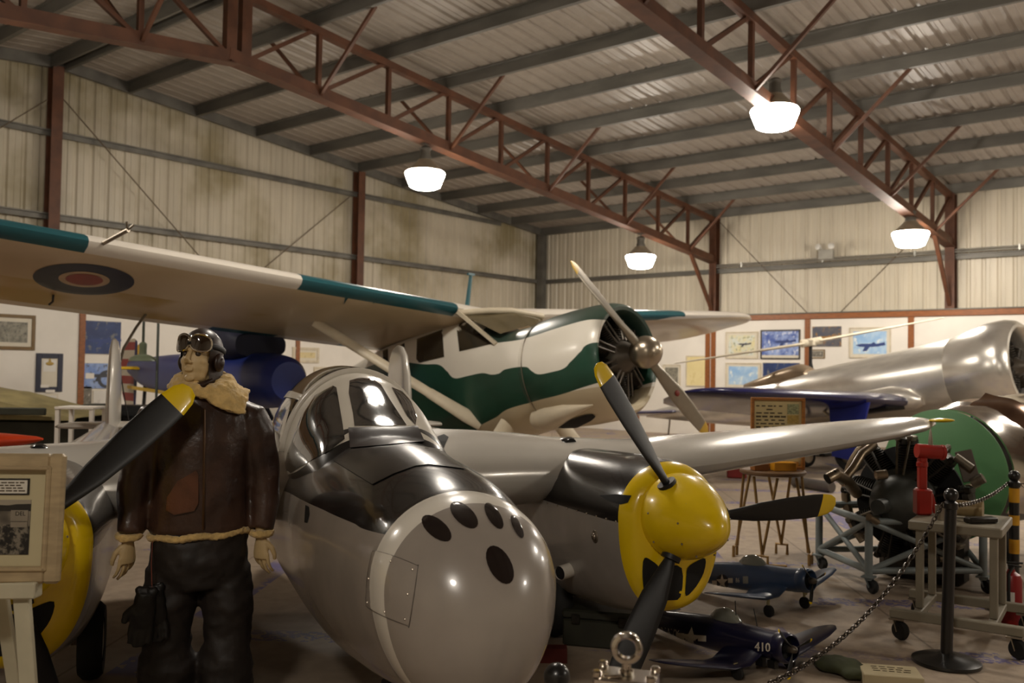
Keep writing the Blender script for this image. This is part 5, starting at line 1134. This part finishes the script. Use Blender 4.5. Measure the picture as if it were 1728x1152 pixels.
# ------------------------------------------------------------------ two model fighters on the floor
def model(px, py, d, psi, main, under, num, label, navy, pit=.0):
    O = at(px, py, d); M = frame(O, psi, pit); t = thing('model_aeroplane', label, 'model aeroplane', M, None)
    m1 = mat('model paint', main, .32, 0, .08, 8, coat=.2); m2 = mat('model underside', under, .4)
    iv = M.inverted(); ub = (iv.to_3x3() @ UP).normalized(); hz = O.z
    f = MB(); f.loft([oval(x, *interp([(-1.2, .008, .0, .03, .03, 2, 2), (-1.0, .03, -.005, .06, .06, 2, 2), (-.75, .052, -.008, .088, .085, 2, 2), (-.5, .066, -.006, .10, .10, 2, 2), (-.3, .073, -.004, .088, .092, 2, 2), (-.1, .076, 0, .076, .076, 2, 2), (-.03, .077, 0, .077, .077, 2, 2)], x), n=40) for x in [-1.2+.05*i for i in range(24)]+[-.03]]); f.build('fuselage', m1, t)
    PM = Proj(f, M)
    mb = MB(); mb.lathe([(.077, -.05), (.081, -.045), (.082, -.0), (.078, .022), (.07, .03), (.066, .028), (.064, 0), (.064, -.03)], (0, 0, 0), (1, 0, 0), 36); mb.build('cowling', m1, t)
    mb = MB(); mb.lathe([(.001, -.02), (.066, -.02), (.066, -.025), (.001, -.025)], (0, 0, 0), (1, 0, 0), 24); mb.lathe([(.03, -.02), (.024, .02), (.001, .03)], (0, 0, 0), (1, 0, 0), 16); mb.build('dummy_engine', M_hole, t)
    for sg in (-1, 1):
        mb = MB(); wing(mb, [(sg*y, x, z, c, th, .03) for y, x, z, c, th in ((.05, -.12, -.045, .30, .15), (.14, -.13, -.095, .29, .15), (.24, -.14, -.10, .28, .14), (.4, -.155, -.07, .25, .13), (.56, -.18, -.04, .2, .12), (.66, -.21, -.02, .14, .11), (.70, -.25, -.012, .05, .1))]); mb.build('wing', [m1, m2], t)
        q = M @ V(-.16, sg*.2, 0); g = iv @ V(q.x, q.y, 0); c = g+ub*.042
        mb = MB(); mb.tube([V(-.18, sg*.2, -.1), c+ub*.02], .009, 8); mb.beam(V(-.165, sg*.212, -.105), c+ub*.05+V(0, sg*.012, 0), .03, .004); mb.build('gear_leg', mat('pale gear leg', rgb(170, 160, 120), .5), t)
        mb = MB(); mb.lathe([(.001, -.012), (.025, -.014), (.04, -.008), (.042, 0), (.04, .008), (.025, .014), (.001, .012)], c, (0, 1, 0), 22); mb.build('wheel', M_tyre, t)
        mb = MB(); wing(mb, [(sg*y, x, .035, c, .1, 0) for y, x, c in ((0, -1.0, .15), (.1, -1.01, .13), (.19, -1.04, .08), (.21, -1.07, .03))]); mb.build('tailplane', m1, t)
    mb = MB(); wing(mb, [(z, -x, 0, c, .09, 0) for z, x, c in ((0, .96, .24), (.07, 1.01, .2), (.14, 1.07, .13), (.165, 1.12, .05))]); mb.v = [V(p.x, p.z, .05+p.y) for p in mb.v]; mb.build('tail_fin', m1, t)
    q = M @ V(-1.08, 0, 0); g = iv @ V(q.x, q.y, 0); mb = MB(); mb.lathe([(.001, -.006), (.014, -.006), (.018, 0), (.014, .006), (.001, .006)], g+ub*.018, (0, 1, 0), 14); mb.tube([g+ub*.02, V(-1.06, 0, -.02)], .005, 6); mb.build('tail_wheel', M_tyre, t)
    mb = MB(); mb.loft([oval(x, *interp([(-.56, .008, .085, .02, .02, 2, 2), (-.5, .034, .085, .058, .02, 2, 2), (-.43, .04, .085, .068, .02, 2, 2), (-.37, .036, .085, .045, .02, 2, 2), (-.33, .02, .08, .01, .01, 2, 2)], x), n=24) for x in [-.56+.023*i for i in range(11)]]); mb.build('canopy', mat('clear canopy', rgb(120, 122, 112), .08, 0, 0, spec=.8, coat=.5), t)
    pr = bpy.data.objects.new('propeller', None); COL.objects.link(pr); pr.parent = t; pr.location = (.045, 0, 0)
    for k in range(3): blade(-.72+k*2*PI/3, -1, .155, [(r*.925, w_*.17, th*.17, b) for r, w_, th, b in [(q[0]/.925, q[1], q[2], q[3]) for q in blade_tab]], .84).build('propeller_blade', [M_blkmatt, M_yel], pr)
    mb = MB(); mb.lathe([(.022, -.02), (.022, .0), (.016, .02), (.001, .032)], (0, 0, 0), (1, 0, 0), 16); mb.build('hub', M_nose, pr)
    if navy:
        mb = MB(); mb.box((-.14, -.052, -.085), (.05, .03, .05)); mb.box((-.06, -.045, -.088), (.05, .03, .04)); mb.build('cowl_outlets', M_blkmatt, t)
        mb = MB(); mb.tube([V(-.36, 0, .07), V(-.36, 0, .2)], .003, 6); mb.build('aerial', M_blkmatt, t); mb = MB(); mb.tube([V(-.22, .02, .07), V(-.24, .02, .17)], .003, 6); mb.build('aerial', M_blkmatt, t)
    M_mk = mat('marking white', rgb(216, 208, 192), .5, 0, 0)
    def pxtext(txt, cx, cy, sz, wx=1.0, sk=0.0, nm='lettering', m=M_mk):
        vs, fs = text_mesh(txt, sz, 2); q = MB(); q.add([PM.near(cx+p.x*wx, cy-p.y+sk*p.x, .0025) for p in vs], fs); q.build(nm, m, t)
    return t, PM, pxtext, M_mk
M_mkb = mat('insignia blue', rgb(22, 24, 40), .5)
t, PM, tx, M_mk = model(1327, 1093, 4.95, .55, rgb(20, 20, 50), rgb(20, 20, 50), '410', 'dark navy blue model fighter numbered 410 on the floor, nearer of the two', True, .09)
mb = MB(); vs, fs = text_mesh('410', 21, 2)
cowl_ = MB(); cowl_.lathe([(.0765, -.3), (.081, -.045), (.083, -.0), (.079, .022)], (0, 0, 0), (1, 0, 0), 48); PC_ = Proj(cowl_, t.matrix_world)
for kx in (0, .8): mb.add([PC_.near(1287+kx+p.x*.85, 1092-p.y+.06*p.x, .003) for p in vs], fs)
mb.build('number_lettering', M_mk, t)
tx('NAVY', 1131, 1067, 18, .66, .12)
PM.patch(star(1166, 1076, 19, 1.1, .1), .003, 3, dens=1).build('star_insignia', M_mk, t)
mb = MB()
for pts in ([(1141, 1067), (1155, 1068), (1155, 1079), (1141, 1078)], [(1178, 1071), (1192, 1072), (1192, 1082), (1178, 1081)]): PM.patch(pts, .002, 2).build('star_bar', M_mk, t)
t, PM, tx, M_mk = model(1362, 979, 6.25, .65, rgb(54, 72, 102), rgb(110, 112, 108), '86', 'blue model fighter with a white star beyond the navy blue one', False, .12)
PM.patch(ell(1219, 982, 11, 13), .002, 3, dens=1).build('insignia_disc', M_mkb, t)
PM.patch(star(1219, 981, 13, .8), .004, 3, dens=1).build('star_insignia', M_mk, t)
mb = MB()
for pts in ([(1202, 979), (1210, 979), (1210, 986), (1202, 986)], [(1229, 975), (1237, 975), (1237, 983), (1229, 983)]): PM.patch(pts, .003, 2).build('star_bar', M_mk, t)
tx('86', 1245, 979, 11, .62); PM.patch([(1254, 972), (1263, 972), (1263, 984), (1254, 984)], .003, 2).build('grey_panel', mat('grey panel', rgb(140, 138, 128), .5), t)
# ------------------------------------------------------------------ left background
ON = W(-2.78, 11.5, 1.45); MT2 = frame(ON, .75)
ta = thing('trainer_aeroplane', 'blue and yellow trainer aeroplane with a red and white striped rudder, behind the mannequin', 'aeroplane', MT2)
M_tb = mat('trainer blue', rgb(30, 46, 116), .4, 0, .12, 2); M_ty = mat('trainer yellow', rgb(226, 184, 24), .4, 0, .05); M_navy = mat('dark navy cover', rgb(20, 24, 48), .6, 0, .15, 4)
mb = MB(); mb.loft([oval(x, *interp([(-5.3, .05, .12, .1, .1, 2, 2), (-4.6, .14, .08, .2, .25, 2.3, 2.5), (-3.2, .27, .02, .32, .34, 2.4, 2.8), (-1.6, .34, 0, .36, .38, 2.4, 2.8), (-.5, .35, 0, .35, .36, 2.1, 2.3), (-.1, .31, 0, .31, .31, 2, 2), (0, .24, 0, .24, .24, 2, 2)], x), n=40) for x in [-5.3+.1*i for i in range(54)]]); mb.build('fuselage', M_tb, ta)
mb = MB(); mb.loft([oval(x, *interp([(-2.4, .3, .33, .1, .1, 3, 3), (-2.0, .40, .42, .24, .2, 3.5, 3), (-1.0, .42, .46, .24, .2, 3.5, 3), (-.75, .36, .46, .14, .16, 3, 3)], x), n=32) for x in [-2.4+.11*i for i in range(16)]]); mb.build('cockpit_cover', M_navy, ta)
for s in (-1, 1):
    mb = MB(); mb.beam((-5.0, s*.13, -.2), (-.4, s*.345, -.31), .03, .055, ch=.008); mb.build('yellow_sill', M_ty, ta)
mb = MB(); wing(mb, [(y, -4.45, .1, c, .09, 0) for y, c in ((-.6, .15), (-.5, .45), (0, .6), (.5, .45), (.6, .15))]); mb.build('tailplane', M_ty, ta)
B = MatB('striped rudder'); x, y, z = B.xyz(); c = B.mix((((z+.02)*3.55).frac() > .52), rgb(206, 196, 176), rgb(150, 34, 26)); c = B.mix(x > -5.06, c, rgb(34, 38, 86)); B.set(color=c, rough=.5)
def upright(tab): 
    mb = MB(); wing(mb, [(z, -x, 0, c, .08, 0) for z, x, c in tab]); mb.v = [V(p.x, p.z, p.y) for p in mb.v]; return mb
upright(((-.62, 5.1, .1), (-.5, 5.0, .45), (-.2, 4.98, .72), (.15, 4.97, .76), (.4, 4.98, .66), (.55, 5.0, .42), (.6, 5.1, .12))).build('rudder', B.m, ta)
upright(((.0, 4.25, .72), (.25, 4.5, .47), (.45, 4.75, .24), (.5, 4.86, .1))).build('tail_fin', M_ty, ta)
for s in (-1, 1):
    mb = MB(); mb.tube([(-1.2, s*.28, -.3), (-1.15, s*.75, -1.2)], .04, 10); mb.build('gear_leg', M_navy, ta)
    mb = MB(); mb.lathe([(.1, -.06), (.2, -.07), (.25, 0), (.2, .07), (.1, .06), (.001, .05)], (-1.15, s*.82, -1.2), (0, 1, 0), 24); mb.build('main_wheel', M_tyre, ta)
mb = MB(); mb.tube([(-4.6, 0, -.1), (-4.75, 0, -1.37)], .03, 8); mb.lathe([(.001, -.03), (.06, -.03), (.08, 0), (.06, .03), (.001, .03)], (-4.75, 0, -1.37), (0, 1, 0), 16); mb.build('tail_wheel', M_tyre, ta)
mb = MB(); mb.tube([(-.75, .33, .28), (-.35, .5, -.25)], .012, 6); mb.build('bracing_wire', M_rod, ta)
# green enamel lamp on its post
M_genam = mat('grey-green enamel', rgb(98, 106, 84), .4, 0, .06); lp = W(-4.86, 12.6, 0)
ls_ = thing('post_lamp', 'green enamel shade lamp hanging from a slim dark post under the wing', 'lamp', lp); q = W((241-866)/FPX*12.6, 0, 0)
qx = at(241, 603, 12.6)-lp; qx.z = 0; zs = at(241, 603, 12.6).z
mb = MB(); mb.tube([(0, 0, 0), (0, 0, 2.40), qx*.5+V(0, 0, 2.46), qx+V(0, 0, 2.40), qx+V(0, 0, zs+.2)], .018, 10); mb.lathe([(.001, 0), (.16, 0), (.16, .02), (.03, .04)], n=24); mb.build('post', mat('dark green post', rgb(52, 58, 46), .5), ls_)
mb = MB(); mb.lathe([(.185, -.05), (.188, -.045), (.16, .0), (.1, .03), (.05, .045), (.048, .12), (.05, .125), (.05, .19), (.03, .21), (.001, .212)], qx+V(0, 0, zs), n=28); mb.build('shade', M_genam, ls_)
mb = MB(); mb.ball(qx+V(0, 0, zs-.01), .04, 14); mb.build('bulb', M_panel, ls_)
# olive field vehicle with canvas top
vp = W(-6.35, 12.0, 0); MV = Matrix.Translation(vp) @ Matrix.Rotation(YAW, 4, 'Z')
ve = thing('field_vehicle', 'olive military vehicle under a sagging tan canvas, at the far left', 'vehicle', MV)
M_od = mat('olive drab', rgb(44, 46, 34), .6, 0, .25, 3); M_canv = mat('tan canvas', rgb(132, 120, 80), .85, 0, .2, 4, bump=.2, bscale=20)
mb = MB(); mb.box((-.1, .2, .66), (1.9, 1.3, .56), ch=.06); mb.build('body', M_od, ve)
mb = MB(); mb.loft([[V(x, -.55, z0), V(x, -.2, z0+.1*k), V(x, .3, z0+.14*k), V(x, .8, z0)] for x, z0, k in ((-1.3, 1.16, .4), (-.75, 1.2, 1), (-.4, 1.22, .3), (-.1, 1.16, .6), (.25, 1.08, .3), (.6, 1.0, .1), (.95, .95, 0))], closed=False)
mb.loft([[V(x, -.55, z0), V(x, -.6, .92-.0)] for x, z0 in ((-1.3, 1.16), (-.75, 1.2), (-.4, 1.22), (-.1, 1.16), (.25, 1.08), (.6, 1.0), (.95, .95))], closed=False); mb.build('canvas_top', M_canv, ve)
mb = MB(); mb.beam((-1.35, -.66, 1.02), (.62, -.66, 1.03), .05, .09, ch=.01); mb.build('side_rail', M_od, ve)
mb = MB(); mb.beam((-.22, -.67, .6), (-.18, -.67, 1.34), .1, .06, ch=.01); mb.build('rail_post', M_od, ve)
mb = MB(); mb.tube([(-.19, -.66, 1.3), (-.7, -.6, 1.12)], .008, 6); mb.build('guy_rope', M_rod, ve)
for x in (-.75, .55):
    for y in (-.3, .7):
        mb = MB(); mb.lathe([(.12, -.09), (.3, -.1), (.36, -.03), (.36, .03), (.3, .1), (.12, .09), (.001, .06)], (x, y, .36), (0, 1, 0), 28); mb.build('wheel', M_tyre, ve)
# white side table and crates
tp = W(-5.13, 11.0, 0); wt = thing('side_table', 'small white side table behind the left tail fin', 'table', Matrix.Translation(tp) @ Matrix.Rotation(YAW, 4, 'Z'))
mb = MB(); mb.box((0, 0, 1.105), (.46, .4, .03), ch=.004); mb.build('tabletop', M_panel, wt)
for x in (-.2, .2):
    for y in (-.17, .17): mb = MB(); mb.beam((x, y, 0), (x, y, 1.09), .045, .045); mb.build('leg', M_panel, wt)
for px, d, w_, h_, m, lab in ((175, 13.4, .42, 1.04, M_od, 'tall olive crate right of the white side table'), (230, 14.1, .5, 1.0, M_blkmatt, 'dark crate stack beneath the striped rudder'), (300, 11.2, .6, 1.0, M_od, 'olive crate behind the mannequin shoulder')):
    p = W((px-864)/FPX*d, d, 0); mb = MB(); R_ = Matrix.Rotation(YAW+.1, 3, 'Z'); mb.box((p.x, p.y, h_/2), (w_, .45, h_), R_, ch=.01)
    for z in (.2, h_-.12): mb.box(V(p.x, p.y, z)+R_ @ V(0, -.235, 0), (w_+.01, .02, .07), R_)
    tag(mb.build('crate', m), lab, 'crate')
# orange-red float on trestles
fo = W(-5.0, 8.6, 0); fl_ = thing('orange_float', 'tapered orange-red float shell on trestles, at the left edge', 'float', Matrix.Translation(fo) @ Matrix.Rotation(YAW-.12, 4, 'Z'))
mb = MB(); mb.loft([[V(x, w*cos(2*PI*j/24), z+h*sgp(sin(2*PI*j/24), .9)) for j in range(24)] for x, w, z, h in ((-1.9, .02, .93, .02), (-1.6, .2, .9, .1), (-.8, .32, .875, .12), (-.1, .28, .885, .105), (.35, .16, .905, .065), (.6, .06, .925, .03), (.68, .01, .93, .01))]); mb.build('shell', mat('orange-red paint', rgb(206, 66, 28), .45, 0, .1, 3), fl_)
for x in (-1.3, .0):
    mb = MB(); mb.beam((x, -.25, .765), (x, .25, .765), .06, .05)
    for s in (-1, 1): mb.beam((x, s*.2, .75), (x+.02, s*.32, 0), .04, .04)
    mb.build('trestle', M_wood, fl_)
# ------------------------------------------------------------------ pictures on the walls
def art(name, cols, sc=6, split=None):
    B = MatB(name); x, y, z = B.xyz(); n = B.noise(sc, 4, .6); m = B.noise(sc*2.7, 3)
    c = B.mix(n.sm(.35, .65), cols[0], cols[1]); c = B.mix(m.sm(.55, .68), c, cols[2])
    return B.set(color=c, rough=.45).m
M_matc = mat('cream picture mount', rgb(212, 204, 186), .7, 0, .02); M_frd = mat('dark picture frame', rgb(60, 52, 44), .4); M_frg = mat('gold-brown picture frame', rgb(112, 86, 44), .4); M_frp = mat('pale picture frame', rgb(200, 188, 164), .5)
def picture(side, x0, y0, x1, y1, fm, fw, mw, am, label, sil=None, low=None):
    if side == 'B': P = [ony(a, b, YB-.2) for a, b in ((x0, (y0+y1)/2), (x1, (y0+y1)/2), ((x0+x1)/2, y0), ((x0+x1)/2, y1))]; R = Matrix.Identity(3); w = P[1].x-P[0].x; c = V((P[0].x+P[1].x)/2, YB-.187, (P[2].z+P[3].z)/2)
    else: P = [onx(a, b, XL+.2) for a, b in ((x0, (y0+y1)/2), (x1, (y0+y1)/2), ((x0+x1)/2, y0), ((x0+x1)/2, y1))]; R = Matrix.Rotation(PI/2, 3, 'Z'); w = abs(P[1].y-P[0].y); c = V(XL+.187, (P[0].y+P[1].y)/2, (P[2].z+P[3].z)/2)
    h = P[2].z-P[3].z; M = R.to_4x4(); M.translation = c
    t = thing('wall_picture', label, 'picture', M, None)
    if fm:
        mb = MB()
        for s in (-1, 1): mb.box((s*(w/2-fw/2), 0, 0), (fw, .03, h), ch=.004); mb.box((0, 0, s*(h/2-fw/2)), (w-2*fw, .028, fw), ch=.004)
        mb.build('frame', fm, t)
    mb = MB(); mb.box((0, .006, 0), (w-fw, .012, h-fw)); mb.build('mount', M_matc, t)
    a, b = w-2*fw-2*mw, h-2*fw-2*mw; lo = low or 0
    mb = MB(); mb.box((0, -.002, lo/2), (a, .006, b-lo)); mb.build('artwork', am, t)
    if sil:
        mb = MB(); k = min(a, b)*sil[1]; ox, oz = sil[2]*a, sil[3]*b
        mb.prism([V(ox+p*k, -.007, oz+q*k) for p, q in ((-1, .02), (-.6, .12), (.1, .12), (.3, .24), (.45, .1), (1, .22), (1.02, .3), (1.1, .02), (.6, -.08), (0, -.12), (-.7, -.1))], V(0, .002, 0)); mb.prism([V(ox+p*k, -.0075, oz+q*k) for p, q in ((-.3, 0), (.1, .03), (-.2, -.4), (-.5, -.42))], V(0, .002, 0)); mb.build('painted_aircraft', sil[0], t)
    return t
A_sea = art('blue sea painting', (rgb(60, 84, 160), rgb(150, 170, 214), rgb(206, 212, 226)), 3.5); A_dk = art('dusk painting', (rgb(70, 74, 90), rgb(96, 92, 92), rgb(150, 110, 60)), 4); A_lt = art('pale sky painting', (rgb(206, 212, 206), rgb(216, 206, 160), rgb(130, 138, 96)), 5)
A_sky = art('light blue sky painting', (rgb(140, 180, 222), rgb(180, 206, 228), rgb(220, 228, 230)), 3); A_gry = art('grey engraving', (rgb(116, 112, 100), rgb(150, 146, 130), rgb(86, 84, 76)), 9); A_deep = art('deep blue painting', (rgb(24, 44, 92), rgb(40, 62, 112), rgb(110, 110, 110)), 3)
A_col = art('pale blue collage', (rgb(110, 138, 196), rgb(150, 170, 210), rgb(70, 66, 64)), 5); A_pho = art('grey photograph', (rgb(130, 124, 112), rgb(90, 86, 78), rgb(180, 174, 160)), 7); A_yel = art('plain yellow sheet', (rgb(222, 206, 150), rgb(228, 212, 160), rgb(216, 198, 140)), 2)
A_wht = art('white sheet', (rgb(216, 212, 204), rgb(222, 218, 210), rgb(206, 202, 194)), 3); S_bl = mat('painted dark blue', rgb(44, 62, 116), .5); S_gr = mat('painted grey', rgb(64, 66, 74), .5); S_tan = mat('painted tan', rgb(150, 110, 50), .5); S_pal = mat('painted pale grey', rgb(190, 190, 186), .5)
picture('B', 1224, 559.5, 1279, 605, M_frp, .03, .06, A_lt, 'pale sky painting in a wide cream mount, right of the brown column', (S_gr, .35, .1, .05))
picture('B', 1283, 556, 1350, 606, M_frd, .035, .005, A_sea, 'dark framed blue sea painting of two aircraft on the back wall', (S_bl, .42, .12, .1), .06)
picture('B', 1370, 550, 1420, 585, None, .004, .004, A_dk, 'unframed dusky painting of a large aircraft on the back wall', (S_tan, .5, 0, -.05))
picture('B', 1432.5, 552, 1503, 604, M_frp, .025, .07, A_sky, 'light blue painting of one dark blue aircraft in a pale frame', (S_bl, .62, .0, -.12))
picture('B', 1366, 589.5, 1391.5, 604.5, M_frg, .022, .015, A_pho, 'tiny wood framed picture beneath the dusky painting', None)
picture('B', 1224, 612, 1284, 655, M_frp, .03, .06, A_sky, 'pale framed picture with a light blue strip, partly behind the blue wing', None)
picture('B', 1286, 611, 1350, 655, None, .006, .01, A_deep, 'unframed dark blue picture partly behind the blue wing', None)
picture('B', 1157, 600, 1192, 652, M_frp, .02, .01, A_yel, 'plain yellow sheet in a pale frame beside the brown column', None)
picture('B', 1118, 615, 1148, 652, M_frp, .025, .05, A_gry, 'grey print in a pale frame behind the silver spinner', None)
picture('L', -22, 530, 60, 590, M_frg, .06, .07, A_gry, 'grey landscape engraving in a gold-brown frame, upper left', None)
t = picture('L', 61, 596, 106, 661, mat('navy frame', rgb(34, 38, 58), .45), .09, .03, A_wht, 'navy framed white picture of a small yellow emblem', None, .24)
mb = MB(); mb.ball((0, -.012, .16), .06, 14, sc=(1.2, .1, .55)); mb.prism([V(-.03, -.012, .18), V(.03, -.012, .18), V(0, -.012, .27)], V(0, .004, 0)); mb.build('emblem', mat('ochre emblem', rgb(170, 140, 60), .5), t)
for x, z, w_ in ((-.08, -.24, .14), (.02, -.33, .16)): mb = MB(); mb.box((x, -.014, z), (w_, .004, .05)); mb.build('caption_plate', M_panel, t)
picture('L', 140, 541, 205, 598, None, .006, .004, A_deep, 'deep blue painting under the wing, right of the wood batten', (S_bl, .5, .05, -.1))
t = picture('L', 136, 612, 206, 656, None, .006, .004, A_col, 'pale blue aircraft collage below the deep blue painting', (S_gr, .55, .0, .0))
mb = MB(); mb.torus((.1, -.012, -.06), .14, .03, (0, 1, 0), 24, 6); mb.v = [V(p.x, -.012+(p.y+.012)*.15, p.z) for p in mb.v]; mb.build('painted_engine', S_gr, t)
mb = MB(); mb.box((-.22, -.010, -.0), (.16, .004, .1)); mb.build('caption_plate', M_panel, t)
picture('L', 130, 651, 156, 683, None, .006, .006, A_pho, 'small grey photograph below the blue collage', None)
picture('L', 157, 658, 184, 685, None, .006, .006, A_wht, 'blank white sheet right of the small grey photograph', None)
picture('L', 60, 664, 99, 684, None, .006, .03, A_wht, 'white sheet with a small sketch below the navy frame', None)
picture('L', 494, 586, 539, 612, M_frp, .06, .05, art('cream print', (rgb(208, 190, 140), rgb(214, 198, 150), rgb(190, 170, 120)), 4), 'cream framed print between the blue trainer and the wing', None)
picture('L', 477, 616, 502, 646, M_frd, .05, .02, A_wht, 'dark framed picture beside the blue trainer nose', None)
picture('L', 530, 619, 566, 650, M_frp, .05, .04, A_gry, 'pale framed grey print just above the fighter canopy', None)
